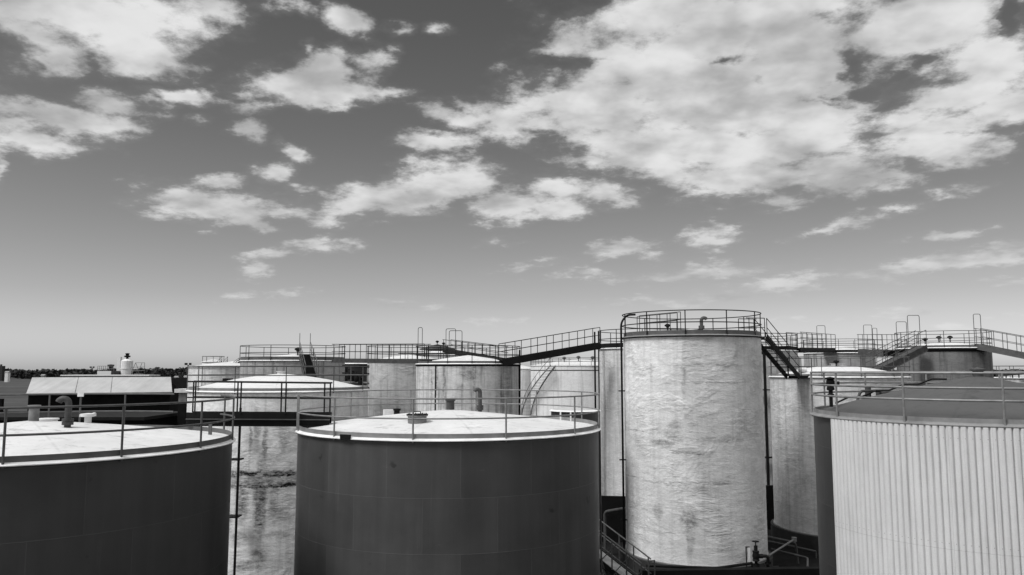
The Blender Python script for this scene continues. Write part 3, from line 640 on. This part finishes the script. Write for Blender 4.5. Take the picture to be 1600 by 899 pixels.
# back row, centre
t6, c6, R6, Z6 = tan_tank('rust streaked tank under the foot of the long sloping footbridge', 651, 812, 50, 568, .5, 'foam_streak', 'roof_w2', .55, (1.12, (1.0, .5), 14, 4, 'rail_d', .022), toe_m='toe', rim_m='rim_w')
MB().lathe([(R6 + .09, Z6 - .053), (R6 + .005, Z6 - .18)], c6[0], c6[1], 96).build('drip_edge', 'steel_d', t6)
q = at(651, 600, 50.5); MB().pipe([(q.x, 52.3, 1), (q.x, 52.3, Z6 + .15), (q.x + .8, 51.6, Z6 + .15)], .09, .3).build('down_pipe', 'steel_d', t6)
q = at(681, 600, 50.8); MB().tube((q.x, 50.55, 1), (q.x, 50.55, Z6 - .1), .045).build('conduit', 'rail_d', t6)
q = at(812, 600, 53); MB().tube((q.x, q.y - .3, 1), (q.x, q.y - .3, Z6 + .9), .06).build('riser', 'steel_d', t6)
t5, c5, R5, Z5 = tan_tank('pale streaked tank left of the rust streaked tank, tucked behind its edge', 575, 700, 58.5, 564, .5, 'foam_c', 'roof_w2', .5, (1.12, (1.0, .5), 14, 0, 'rail_d', .022), toe_m='toe')
td, cd_, Rd, Zd = tan_tank('grey tank with a steep stair on its face, behind the blotched tank', 377, 540, 59, 563, .5, 'foam_mid', 'roof_w2', .5, (1.1, (1.0, .5), 12, 6, 'rail_d', .024), toe_m='toe', toe_h=.25)
o = on_roof(cd_, Rd, Zd, .5, .6, -1.0); breather(td, o, 1.1)
t7, c7, R7, Z7 = tan_tank('far white domed tank whose roof peeps over the streaked tanks', 622, 745, 74, 554, .5, 'foam_far', 'roof_w2', .55, None, toe_m='toe')
MB().lathe([(1.75, Z7 + .52), (1.75, Z7 + .62), (1.6, Z7 + .66), (0, Z7 + 1.08)], c7[0], c7[1], 32).build('roof_cap', 'rust', t7)
for dx_ in (-.02, .6): breather(t7, (c7[0] + dx_, c7[1], Z7 + 1.0 - abs(dx_) * .3), .75)
for px0, px1, yt, Y in ((653.5, 660, 512, 57), (697, 712, 514, 58), (702, 722, 517, 54)):
    a = at(px0, yt, Y); b = at(px1, yt, Y); z0 = Z6
    hoop(t6 if Y < 57.5 else t5, (a.x, a.y, z0), max(.3, b.x - a.x), a.z - z0, (1, 0))
# sloping walkways
walkway('long black footbridge sloping up to the slim tank', at(782, 562, 50.5), at(934, 536, 52.3), .8, .42, 1.0, 7, 'rail_d', 'steel_d')
walkway('black gangway sloping down across the domed roof to the rust streaked tank', at(698, 546, 66), at(786, 561, 52.5), .7, .25, .8, 9, 'rail_d', 'steel_d')
walkway('level black walkway along the top of the pale streaked tank', at(524, 561, 58), at(668, 562, 54.2), .8, .28, 1.05, 9, 'rail_d', 'rust')
stairs('steep grey stair running down to the blotched tank roof', at(476, 555, 58.4), at(487, 596, 48), .75, 16, 1.0, 'rail_g', 'rust', np_=6, tread_m='steel_d', ext=.6, th=.2)
# back left cluster
ta, ca, Ra, Za = tan_tank('short white tank at the left end of the back row', 297, 414, 67, 573, .3, 'foam_b', 'roof_w', .4, None, toe_h=0)
tb, cb, Rb, Zb = tan_tank('narrow white silo rising behind the left end tank', 318, 352, 88, 565, .3, 'foam_far', 'roof_w', .25, (.55, (1.0,), 10, 0, 'rail_l', .03), toe_h=0)
tcc, cc, Rc, Zc = tan_tank('white tank between the narrow silo and the grey stair tank', 354, 440, 82, 566, .3, 'foam_far', 'roof_w', .25, None, toe_h=0)
stairs('thin dark stair climbing to the top of the narrow silo', at(351, 565, 84), at(330, 588, 80), .6, 12, .5, 'rail_g', 'rail_d', np_=4)
stairs('thin dark stair climbing to the grey stair tank', at(375, 566, 79), at(360, 577, 79), .6, 8, .4, 'rail_g', 'rail_d', np_=3)
# far tank with the spiral stair
t15, c15, R15, Z15 = tan_tank('large far white tank with a curved stair winding up its side', 829, 984, 108, 571, .3, 'foam_far', 'roof_w', .9, (1.0, (1.0, .5), 30, 0, 'rail_g', .03), toe_h=0)
MB().lathe([(R15 + .012, Z15 - .75), (R15 + .03, Z15 - .62)], c15[0], c15[1], 96).build('wind_girder', 'rust', t15)
st = MB(); hr = MB(); pin = []; pout = []; prl = []
aT = math.atan2(-c15[1], -c15[0])
for k in range(41):
    f = k / 40; a = aT - R_(90) + R_(62) * f; z = 2.2 + (Z15 - 2.2) * f
    pin.append((c15[0] + (R15 + .05) * math.cos(a), c15[1] + (R15 + .05) * math.sin(a), z)); po = Vector((c15[0] + (R15 + 1.35) * math.cos(a), c15[1] + (R15 + 1.35) * math.sin(a), z)); pout.append(po); prl.append(po + Vector((0, 0, 1.0)))
    if k < 40:
        a2 = a + R_(62) / 90
        b = len(st.v)
        for zz in (z, z - .05):
            for rr, aa in ((R15 + .05, a), (R15 + 1.35, a), (R15 + 1.35, a2), (R15 + .05, a2)): st.v.append(Vector((c15[0] + rr * math.cos(aa), c15[1] + rr * math.sin(aa), zz)))
        for f_ in ((0, 1, 2, 3), (7, 6, 5, 4), (0, 4, 5, 1), (1, 5, 6, 2), (2, 6, 7, 3), (3, 7, 4, 0)): st.face(tuple(b + i for i in f_))
    if k % 4 == 0: hr.tube(po, po + Vector((0, 0, 1.0)), .03, 6)
st.path([Vector(p) for p in pout], .09, 6); st.path([Vector(p) for p in pin], .07, 6)
ss = st.build('spiral_stair', 'toe_l', t15); hr.path(prl, .035, 6); hr.build('handrail', 'rail_g', ss)
for dx_ in (-2.5, -.5, 1.5): breather(t15, on_roof(c15, R15, Z15, .9, dx_, -3), 1.3, 'rust')
tan_tank('small far white tank just right of the rust streaked tank', 788, 838, 120, 576, .3, 'foam_far', 'roof_w', .5, None, toe_h=0)
# low black tank behind the centre tank
tank('small black tank showing between the centre tank and the slim tank', (3.15, 40.0), 1.2, 8.0, .2, 'dark_far', 'roof_m', .2, toe_h=0, seg=48)

# back row, right
t13, c13, R13, Z13 = tan_tank('streaked grey tank with a white cone roof behind the mottled tank', 1254, 1366, 66, 551, .5, 'foam_mid', 'roof_w2', .6, (1.1, (1.0, .66, .33), 14, 0, 'rail_g', .02), toe_m='steel_d', toe_h=.2)
t12, c12, R12, Z12 = tan_tank('weathered dark grey tank rising behind the corrugated tank', 1398, 1548, 55, 543, .5, 'foam_grey', 'roof_w2', .5, (1.12, (1.0, .55, .28), 12, 2, 'rail_g', .022), toe_m='toe', rim_m='rim_w')
MB().lathe([(R12 + .09, Z12 - .053), (R12 + .08, Z12 - .2), (R12 + .005, Z12 - .3)], c12[0], c12[1], 96).build('drip_edge', 'steel_d', t12)
for dx_ in (-.9, 0.1, .9): breather(t12, on_roof(c12, R12, Z12, .5, dx_ - .6, -.5), .8)
for px0, px1, yt, Y, ow, zz in ((1417.5, 1436, 493, 55.6, t12, Z12), (1400, 1416, 503, 60, t12, Z12), (1520.5, 1531.5, 491, 55.6, t12, Z12), (1349, 1362, 508, 66.5, t13, Z13), (1363, 1370, 513, 70, t13, Z13), (1276, 1289, 509, 67, t13, Z13)):
    a = at(px0, yt, Y); b = at(px1, yt, Y); hoop(ow, (a.x, a.y, zz), b.x - a.x, a.z - zz, (1, 0), 'rail_g')
stairs('black stair sloping down from the tallest tank to the white dome tank', Vector((13.35, 42.6, 11.72)), Vector((15.75, 44.6, 9.62)), .75, 11, 1.0, 'rail_d', 'steel_d', np_=4)
walkway('small black landing at the head of the stair off the tallest tank', Vector((12.3, 42.35, 11.72)), Vector((13.35, 42.6, 11.72)), .8, .16, 1.0, 2, name='landing_platform', cat='platform')
walkway('small black landing at the foot of the stair off the tallest tank', Vector((15.75, 44.6, 9.64)), Vector((16.7, 45.3, 9.64)), .7, .14, 1.0, 2, name='landing_platform', cat='platform')
walkway('black walkway leading from the half hidden grey tank to the white cone roof tank', at(1240, 544, 58), at(1296, 545, 66.3), 1.0, .34, 1.15, 8, 'rail_d', 'steel_d', mids=(.66, .33))
walkway('grey landing with crowded rails beside the white cone roof tank', at(1352, 546, 64.5), at(1392, 548, 60), 1.2, .5, 1.2, 6, 'rail_g', 'toe', name='landing_platform', cat='platform', mids=(.66, .33))
walkway('dark ramp climbing to the weathered dark grey tank', at(1360, 580, 53.2), at(1440, 540, 55.3), .8, .42, 1.05, 6, 'rail_g', 'rust', 'rust')
walkway('pale railed ramp sloping down off the weathered dark grey tank to the right', at(1528, 538, 55), at(1640, 560, 51), .8, .34, 1.1, 6, 'rail_g', 'toe', 'rust')
t18, c18, R18, Z18 = tan_tank('pale tank glimpsed at the right edge beyond the corrugated tank', 1548, 1760, 60, 591, .5, 'foam_b', 'roof_m', .4, (.9, (1.0, .4), 16, 0, 'rail_g', .022), toe_h=0)
for px0 in (1572, 1582, 1592): q = at(px0, 588, 61.5); breather(t18, (q.x, q.y, Z18 + .05), 1.0, 'rust')

# ------------------------------------------------------------------ pipework in the dark gap left of the pale streaked tank
rk = thing('pipe_rack', 'black pipe rack with valves between the stair tank and pale streaked tank', 'pipe rack', (-11.2, 57, 0))
for i, px0 in enumerate((541, 552, 566)):
    q = at(px0, 590, 57 + i * .3); MB().tube((q.x, q.y, 0), (q.x, q.y, 10.4 - .5 * i), .10).build('column', 'steel_d', rk)
for y in (572, 583, 598, 606):
    a = at(535, y, 56.6); b = at(577, y + 1, 56.6); MB().tube(a, b, .09 if y != 583 else .05).build('pipe', 'steel_d' if y != 598 else 'grey', rk)
for px0, y in ((545, 588), (557, 592), (563, 600)):
    q = at(px0, y, 56.2); MB().lathe([(0, q.z - .25), (.16, q.z - .2), (.2, q.z), (.16, q.z + .2), (0, q.z + .25)], q.x, q.y, 14).tube((q.x, q.y, q.z + .2), (q.x, q.y, q.z + .5), .03).tube((q.x - .2, q.y, q.z + .5), (q.x + .2, q.y, q.z + .5), .03).build('valve', 'steel_d', rk)
tan_tank('dark tank behind the pipe rack', 530, 582, 70, 568, .3, 'dark_far', 'roof_m', .3, None, toe_h=0)

# ------------------------------------------------------------------ the pit at the foot of the tallest tank
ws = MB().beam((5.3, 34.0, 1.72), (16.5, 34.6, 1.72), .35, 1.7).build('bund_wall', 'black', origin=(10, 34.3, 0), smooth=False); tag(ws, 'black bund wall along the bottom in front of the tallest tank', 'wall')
wb = MB().beam((3.0, 48.0, 2.6), (9.0, 47.2, 2.6), .3, 2.6).build('bund_wall', 'black', origin=(6, 47.6, 0), smooth=False); tag(wb, 'black wall at the foot of the slim tank', 'wall')
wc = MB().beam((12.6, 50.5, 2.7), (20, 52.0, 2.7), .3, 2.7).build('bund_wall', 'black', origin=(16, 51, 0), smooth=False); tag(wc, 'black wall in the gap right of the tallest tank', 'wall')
rp = walkway('steel ramp with braced handrails descending beside the foot of the tallest tank', Vector((2.6, 34.6, 3.1)), Vector((5.35, 32.6, 1.25)), .85, .22, 1.15, 6, 'rail_g', 'rail_d', 'conc_l', name='access_ramp', cat='ramp', r=.03)
br_ = MB()
for k in range(5):
    f = .1 + k * .19; a = Vector((2.6, 34.6, 3.1)).lerp(Vector((5.35, 32.6, 1.25)), f); b = Vector((2.6, 34.6, 3.1)).lerp(Vector((5.35, 32.6, 1.25)), f + .19)
    e = Vector((-.25, -.34, 0)); br_.tube(a + e + Vector((0, 0, .1)), b + e + Vector((0, 0, 1.1)), .022, 6).tube(a + e + Vector((0, 0, -1.0)), b + e + Vector((0, 0, .0)), .03, 6).tube(b + e + Vector((0, 0, -1.3)), a + e, .03, 6)
br_.build('brace', 'rail_g', rp)
pv_ = at(1181, 862, 37.2)
cv = thing('control_valve', 'tall black control valve at the right foot of the tallest tank', 'valve', (pv_.x, pv_.y, .9))
x, y = pv_.x, pv_.y
MB().tube((x, y, .88), (x, y, 2.0), .07, 12).lathe([(.15, 1.08), (.15, 1.13), (.15, 1.15), (.15, 1.2)], x, y, 16).lathe([(.08, 1.3), (.15, 1.34), (.15, 1.39), (.13, 1.42), (.17, 1.55), (.13, 1.7), (.15, 1.72), (.15, 1.78), (.06, 1.8)], x, y, 16).tube((x - .05, y, 1.55), (x + .3, y, 1.55), .1, 12).build('body', 'steel_d', cv)
bn = MB().tube((x, y, 1.8), (x, y, 2.2), .03).box((x, y, 1.92), (.16, .05, .2)).build('bonnet', 'steel_d', cv)
hw = MB().path([(x + .15 * math.cos(k * math.pi / 8), y + .15 * math.sin(k * math.pi / 8), 2.2) for k in range(16)], .018, 6, closed=True)
hw.tube((x - .15, y, 2.2), (x + .15, y, 2.2), .014, 6).tube((x, y - .15, 2.2), (x, y + .15, 2.2), .014, 6).build('handwheel', 'steel_d', cv)
MB().pipe([(x + .3, y, 1.55), (x + .55, y, 1.55), (x + .55, y + .1, 1.0), (x + 1.1, y + .3, .98)], .075, .15).lathe([(.14, 1.2), (.14, 1.26)], x + .55, y + .05, 14).build('flange_pipe', 'steel_d', cv)
lg = at(1169, 862, 37.3)
g_ = thing('level_gauge', 'white framed level gauge standing beside the tall black valve', 'gauge', (lg.x, lg.y, .9))
MB().tube((lg.x - .09, lg.y, .9), (lg.x - .09, lg.y, 1.95), .03).tube((lg.x - .09, lg.y, 1.93), (lg.x + .08, lg.y, 1.93), .025).build('frame', 'rail_d', g_)
MB().box((lg.x + .04, lg.y - .02, 1.55), (.09, .05, .72)).box((lg.x + .06, lg.y - .02, .98), (.16, .06, .08)).build('sight_glass', 'white', g_, smooth=False)
a = at(1202, 868, 38.5); b = at(1241, 843, 40.5)
tag(MB().pipe([a, b], .05).lathe([(.13, b.z - .1), (.13, b.z + .1), (0, b.z + .12)], b.x, b.y, 10).build('pipe', 'toe', origin=a), 'slanting grey pipe in the pit right of the tallest tank', 'pipe')
a = at(1195, 838, 41); b = at(1243, 848, 42)
tag(MB().pipe([a + Vector((-1, .6, 0)), a, b, (b.x + .1, b.y, .1)], .06, .2).build('pipe', 'rust', origin=b), 'dark cranked pipe over the pit in front of the mottled tank', 'pipe')
a = at(945, 800, 44); b = at(975, 795, 43)
tag(MB().pipe([(a.x, a.y, .1), a, b, (b.x + .6, b.y, b.z)], .09, .25).build('pipe', 'rust', origin=(a.x, a.y, 0)), 'dark bent pipe between the slim tank and the tallest tank', 'pipe')

for lab, pts, r in (('black pipe along the foot of the bund wall in front of the tallest tank', [at(1010, 884, 35.2), at(1120, 888, 35.4), at(1175, 880, 36.4)], .06),
                    ('grey pipe crossing the dark floor beside the mottled tank', [at(1205, 858, 42), at(1262, 872, 41), at(1262, 886, 39)], .05),
                    ('rusty pipe along the floor below the mottled tank', [at(1200, 846, 44.5), at(1275, 862, 43.5)], .06)):
    pts = [Vector((p.x, p.y, max(p.z, .15))) for p in pts]
    mb = MB().pipe(pts, r)
    for p in pts[1:]: mb.tube((p.x, p.y, p.z), (p.x, p.y, .01), r * .7)
    tag(mb.build('pipe', 'steel_d' if 'black' in lab else 'rust', origin=pts[0]), lab, 'pipe')
gp = thing('guard_post', 'thin grey handrail standing at the head of the steel ramp', 'railing', (5.5, 32.9, 0)); q = Vector((5.5, 32.9, 0))
MB().tube((q.x, q.y, 1.0), (q.x, q.y, 2.35), .03).tube((q.x + .25, q.y + .1, 1.0), (q.x + .25, q.y + .1, 2.35), .03).tube((q.x, q.y, 2.33), (q.x + .25, q.y + .1, 2.33), .025).tube((q.x, q.y, 0), (q.x, q.y, 1.0), .05).build('frame', 'rail_g', gp)

# ------------------------------------------------------------------ far left: shed, plant, masts, trees
sh = thing('shed', 'long shed with a pale sheet roof and dark walls behind the left tank', 'building', (-39, 73, 0))
sa = Vector((math.sin(R_(-25.5)), math.cos(R_(-25.5)), 0)); se = Vector((sa.y, -sa.x, 0)); SL = 11.75; SW = 3.9
e0 = at(41, 615, 70); ez = e0.z; rz_ = at(46, 590, 73.6).z; e0.z = 0; x0 = e0.x
def spt(l, d, z): v = e0 + se * l + sa * d; v.z = z; return v
def shed_roof():
    mb = MB()
    A = [spt(0, 0, ez), spt(SL, 0, ez), spt(SL, SW, rz_), spt(0, SW, rz_), spt(SL, 2 * SW, ez), spt(0, 2 * SW, ez)]
    for dz_ in (0, -.08):
        for a in A: mb.v.append(a + Vector((0, 0, dz_)))
    mb.face((0, 1, 2, 3)); mb.face((3, 2, 4, 5)); mb.face((9, 8, 7, 6)); mb.face((11, 10, 8, 9))
    mb.face((0, 6, 7, 1)); mb.face((1, 7, 8, 2)); mb.face((2, 8, 10, 4)); mb.face((4, 10, 11, 5)); mb.face((5, 11, 9, 3)); mb.face((3, 9, 6, 0))
    return mb
m_, t_, b_ = mat('sheet roof', .6, 0, .3); co = obco(t_)
n1 = t_.noise(t_.mapping(co, scale=(1.6, .12, .12)), 1.6, 6, .65); n2 = t_.noise(co, .35, 4, .6)
setcol(t_, b_, t_.m('MULTIPLY', t_.mapr(n1, .3, .72, .42, .33, 'LINEAR'), t_.mapr(n2, .3, .7, .85, 1.12, 'LINEAR')))
wv = t_.add('ShaderNodeTexWave'); t_.put(wv.inputs[0], co); wv.inputs['Scale'].default_value = 2.0; bump(t_, b_, wv.outputs['Fac'], .3, .04); M['sheet'] = m_
rf = shed_roof().build('roof', 'sheet', sh, smooth=False)
for l in (3.75, 6.6): MB().beam(spt(l, -.02, ez + .025), spt(l, SW, rz_ + .012), .025, .03).build('batten', 'steel_d', rf, smooth=False)
MB().tube(spt(-.05, -.07, ez - .05), spt(SL + .05, -.07, ez - .05), .06).build('gutter', 'toe_l', sh)
wl = MB()
A = [(.15, .2), (SL - .15, .2), (SL - .15, 2 * SW - .2), (.15, 2 * SW - .2)]
for z in (0, ez - .09):
    for l, d in A: wl.v.append(spt(l, d, z))
wl.v += [spt(.15, SW, rz_ - .1), spt(SL - .15, SW, rz_ - .1)]
wl.face((0, 1, 5, 4)); wl.face((1, 2, 6, 9, 5)); wl.face((2, 3, 7, 6)); wl.face((3, 0, 4, 8, 7)); wl.build('wall', 'black', sh, smooth=False)  # shed walls coloured near-black to stand for their shade
lt = MB()
for dd in (0, 5):
    for px, py in ((250, 591), (264.5, 591), (284, 615)): v = at(px, py, 84); lt.v.append(v + Vector((0, dd, 0)))
    v = at(284, 615, 84); lt.v += [Vector((v.x, v.y + dd, 0)), Vector((at(250, 591, 84).x, v.y + dd, 0))]
lt.face((4, 3, 2, 1, 0)); lt.face((5, 6, 7, 8, 9))
for k in range(5): lt.face((k, (k + 1) % 5, (k + 1) % 5 + 5, k + 5))
lt.build('lean_to', 'black', sh, smooth=False)
# dark low store in front of the shed
ls = thing('store', 'low black roofed store stretching across in front of the pale roofed shed', 'building', (-42, 64, 0))
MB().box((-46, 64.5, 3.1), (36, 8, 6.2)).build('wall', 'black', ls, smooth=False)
MB().beam((-64.2, 64.5, 6.45), (-27.6, 64.5, 6.45), 8.6, .24).build('roof', 'steel_d', ls, smooth=False)
dl = MB().box((-31.2, 60.46, 2.0), (3.2, .06, 4.0)).build('door', 'conc', ls, smooth=False)
tag(MB().beam((-75, 67.5, 7.55), (x0 - .4, 67.5, 7.55), .3, 7.5).build('boundary_wall', 'black', origin=(-60, 67.5, 0), smooth=False), 'black wall running left from the pale roofed shed', 'wall')
hut = thing('hut', 'small hut with a bright white roof right of the shed', 'hut', at(290, 650, 66) - Vector((0, 0, at(290, 650, 66).z)))
q = at(290, 613, 66); MB().box((q.x, q.y, q.z - .4), (.62, 1.2, .7)).build('upper_wall', 'grey', hut, smooth=False); MB().box((q.x, q.y, q.z / 2 - .38), (.66, 1.24, q.z - .76)).build('wall', 'black', hut, smooth=False); MB().beam((q.x - .6, q.y, q.z + .28), (q.x + .65, q.y, q.z + .28), 1.6, .3).build('roof', 'white', hut, smooth=False)

def mast(label, px, ytop, Y, hs):
    q = at(px, ytop, Y); t = thing('floodlight_mast', label, 'floodlight', (q.x, q.y, 0), 'floodlight masts')
    MB().tube((q.x, q.y, 0), (q.x, q.y, q.z - .1), .07).tube((q.x - hs, q.y, q.z - .35), (q.x + hs, q.y, q.z - .35), .05).build('pole', 'rail_d', t)
    for s_ in (-1, 1): MB().box((q.x + s_ * hs, q.y, q.z), (hs * 1.1, hs * .8, hs * 1.0), s_ * .3).build('lamp', 'steel_d', t, smooth=False)
mast('twin floodlight mast standing left of the short white tank', 294, 569, 80, .21)
mast('far twin floodlight mast above the shed roof', 144, 574, 200, .36)
# far process plant
pl = thing('plant_building', 'far pale plant building with roof railing beyond the shed', 'building', at(163, 590, 200) - Vector((0, 0, at(163, 590, 200).z)))
a = at(152, 580, 200); b = at(173.5, 580, 200); c2 = at(186, 580, 203)
MB().box(((a.x + b.x) / 2, 202, a.z / 2), (b.x - a.x, 4, a.z)).build('wall', 'foam_far', pl, smooth=False)
MB().box(((b.x + c2.x) / 2 + .03, 202.2, a.z / 2 + .03), (c2.x - b.x, 4, a.z)).build('shaded_side', 'rust', pl, smooth=False)  # the building's shaded side: a darker box, its shade put into the colour
rr_ = MB()
for z in (.55, 1.25): rr_.tube((a.x, 200.1, a.z + z), (c2.x, 200.1, a.z + z), .05, 5)
for k in range(9): xx = a.x + (c2.x - a.x) * k / 8; rr_.tube((xx, 200.1, a.z), (xx, 200.1, a.z + 1.25), .05, 5)
rr_.build('roof_rail', 'rail_g', pl)
q = at(173, 577, 201); MB().lathe([(.5, q.z - .8), (.5, q.z + .6), (.8, q.z + .8), (.8, q.z + 1.1), (0, q.z + 1.2)], q.x, q.y, 10).build('exhaust', 'steel_d', pl)
si = thing('silo', 'far pale silo with a dark ventilator on top', 'silo', at(194, 590, 203) - Vector((0, 0, at(194, 590, 203).z)))
a = at(185.5, 564, 203); b = at(203, 564, 203); cx_ = (a.x + b.x) / 2; rs = (b.x - a.x) / 2
MB().lathe([(rs, 0), (rs, a.z - 2.1), (rs + .08, a.z - 2.1), (rs + .08, a.z - 1.9), (rs, a.z - 1.9), (rs, a.z), (rs * .4, a.z + .5), (0, a.z + .5)], cx_, 204.5, 24).build('shell', 'foam_far', si)
MB().lathe([(.3, a.z + .4), (.3, a.z + .9), (.75, a.z + .95), (.75, a.z + 1.3), (.35, a.z + 1.4), (.55, a.z + 1.9), (0, a.z + 2)], cx_, 204.5, 10).build('ventilator', 'steel_d', si)
q = at(184, 558, 207); MB().box((q.x, 208, q.z / 2), (.9, .9, q.z)).build('elevator_leg', 'foam_far', si, smooth=False)
tf = thing('truss_frame', 'far open steel truss frame right of the silo', 'frame', at(215, 590, 203) - Vector((0, 0, at(215, 590, 203).z)))
fm = MB(); P = lambda px, py: at(px, py, 203)
for A, B in (((206, 580), (212, 567)), ((212, 567), (217, 580)), ((212, 567), (226, 567)), ((226, 567), (226, 583)), ((205, 574), (226, 573.5)), ((217, 580), (222, 567)), ((206, 580), (226, 579))): fm.tube(P(*A), P(*B), .06, 5)
for px0 in (206, 217, 226): q = P(px0, 580); fm.tube(q, (q.x, q.y, 0), .09, 5)
fm.build('frame', 'rail_g', tf)
q = at(211, 580, 204); q2 = at(217, 580, 204); MB().box(((q.x + q2.x) / 2, 205, q.z / 2 - .3), (q2.x - q.x + .8, 1.5, q.z - .6)).build('tank_body', 'grey', tf, smooth=False)
lr = thing('long_shed', 'long low white roof just behind the pale roofed shed', 'building', at(170, 600, 190) - Vector((0, 0, at(170, 600, 190).z)))
a = at(98, 586.5, 190); b = at(236, 586.5, 190)
MB().beam((a.x, 192, a.z + .1), (b.x, 192, a.z + .1), 6, .3).build('roof', 'white', lr, smooth=False); MB().box(((a.x + b.x) / 2, 192, (a.z - .25) / 2), (b.x - a.x - .4, 5.4, a.z - .25)).build('wall', 'conc', lr, smooth=False)
tw = at(2.5, 572, 700); tb_ = thing('tower_block', 'far dark tower on the horizon at the left edge', 'tower', (tw.x, tw.y, 0))
MB().box((tw.x, tw.y, tw.z / 2), (4.2, 4, tw.z)).build('wall', 'conc', tb_, smooth=False); MB().box((tw.x - .4, tw.y, tw.z + .7), (1.2, 1.2, 1.4)).build('plant_room', 'conc', tb_, smooth=False)

# trees along the horizon
M['leaf'] = plain('foliage', 0.013, 0.9, 0.6, 0.4); M['leaf2'] = plain('foliage light', 0.045, 0.9, 0.5, 0.4); M['bark'] = plain('bark', 0.02, 0.9)
def leaves(mb, c, rx, rz, n, s):
    for _ in range(n):
        while True:
            d = Vector((random.uniform(-1, 1), random.uniform(-1, 1), random.uniform(-1, 1)))
            if .2 < d.length < 1: break
        p = Vector(c) + Vector((d.x * rx, d.y * rx, d.z * rz)); k = s * random.uniform(.6, 1.4)
        u = Vector((random.gauss(0, 1), random.gauss(0, 1), random.gauss(0, .6))).normalized(); v = u.orthogonal().normalized()
        b = len(mb.v); mb.v += [p - u * k, p + v * k * .7, p + u * k, p - v * k * .7]; mb.face((b, b + 1, b + 2, b + 3))
wood = MB()
for i in range(900):
    px = -120 + 1900 * i / 900 + random.uniform(-3, 3); Y = random.uniform(820, 1000)
    q = at(px, 590, Y); h = random.uniform(9.4, 10.7) * (1.12 if 230 < px < 300 else 1.0) + 0.9 * mnoise.noise(Vector((px * .03, 0, 0))) * 2
    wdt = random.uniform(3.0, 6.0)
    leaves(wood, (q.x, q.y, h * .5), wdt, h * .5, 44, 1.8)
stuff(wood.build('far_wood', 'leaf', origin=(0, 900, 0), smooth=False)); bpy.data.objects['far_wood']['label'] = 'dark wooded skyline along the horizon'; bpy.data.objects['far_wood']['category'] = 'wood'
def tree(label, px, ytop, Y, wd):
    q = at(px, ytop, Y); t = thing('tree', label, 'tree', (q.x, q.y, 0), 'trees standing above the skyline')
    MB().path([(q.x, q.y, 0), (q.x + .2, q.y, q.z * .4), (q.x, q.y, q.z * .8)], .25, 6).build('trunk', 'bark', t)
    mb = MB(); 
    for k in range(5): leaves(mb, (q.x + random.uniform(-.5, .5) * wd, q.y + random.uniform(-.5, .5) * wd, q.z - wd * random.uniform(.4, 1.1)), wd * .6, wd * .5, 70, .5)
    mb.build('crown', 'leaf', t, smooth=False)
tree('small tree on the skyline, left of the round one', 123.5, 577, 780, 1.6)
tree('round tree on the skyline left of the floodlight', 130.5, 576.5, 760, 2.2)
tree('thin tree poking above the skyline over the shed', 105, 577, 800, 1.4)
tree('tree on the skyline just left of the twin floodlight mast', 283, 575.5, 600, 2.0)
tree('dark tree right of the truss frame', 222, 575, 300, 1.5)
HG = 'far houses under the trees'
for i, (px, y, lab) in enumerate(((12, 582, 'far white house beside the dark tower'), (276, 589.5, 'far white house beyond the right gable of the shed'), (291, 589, 'far pale house behind the floodlight mast'), (68, 587, 'far pale house above the left end of the shed roof'))):
    q = at(px, y, 640); hh = thing('house', lab, 'house', (q.x, q.y, 0), HG)
    MB().box((q.x, q.y, q.z / 2), (2.6, 3, q.z)).build('wall', 'white' if i != 3 else 'grey', hh, smooth=False)
    mb = MB(); mb.v = [Vector((q.x + a, q.y + b, q.z + c)) for a, b, c in ((-1.6, -1.8, 0), (1.6, -1.8, 0), (1.6, 1.8, 0), (-1.6, 1.8, 0), (-1.6, 0, 1.0), (1.6, 0, 1.0))]
    for f in ((0, 1, 5, 4), (2, 3, 4, 5), (1, 2, 5), (3, 0, 4), (3, 2, 1, 0)): mb.face(f)
    mb.build('roof', 'toe_l', hh, smooth=False)
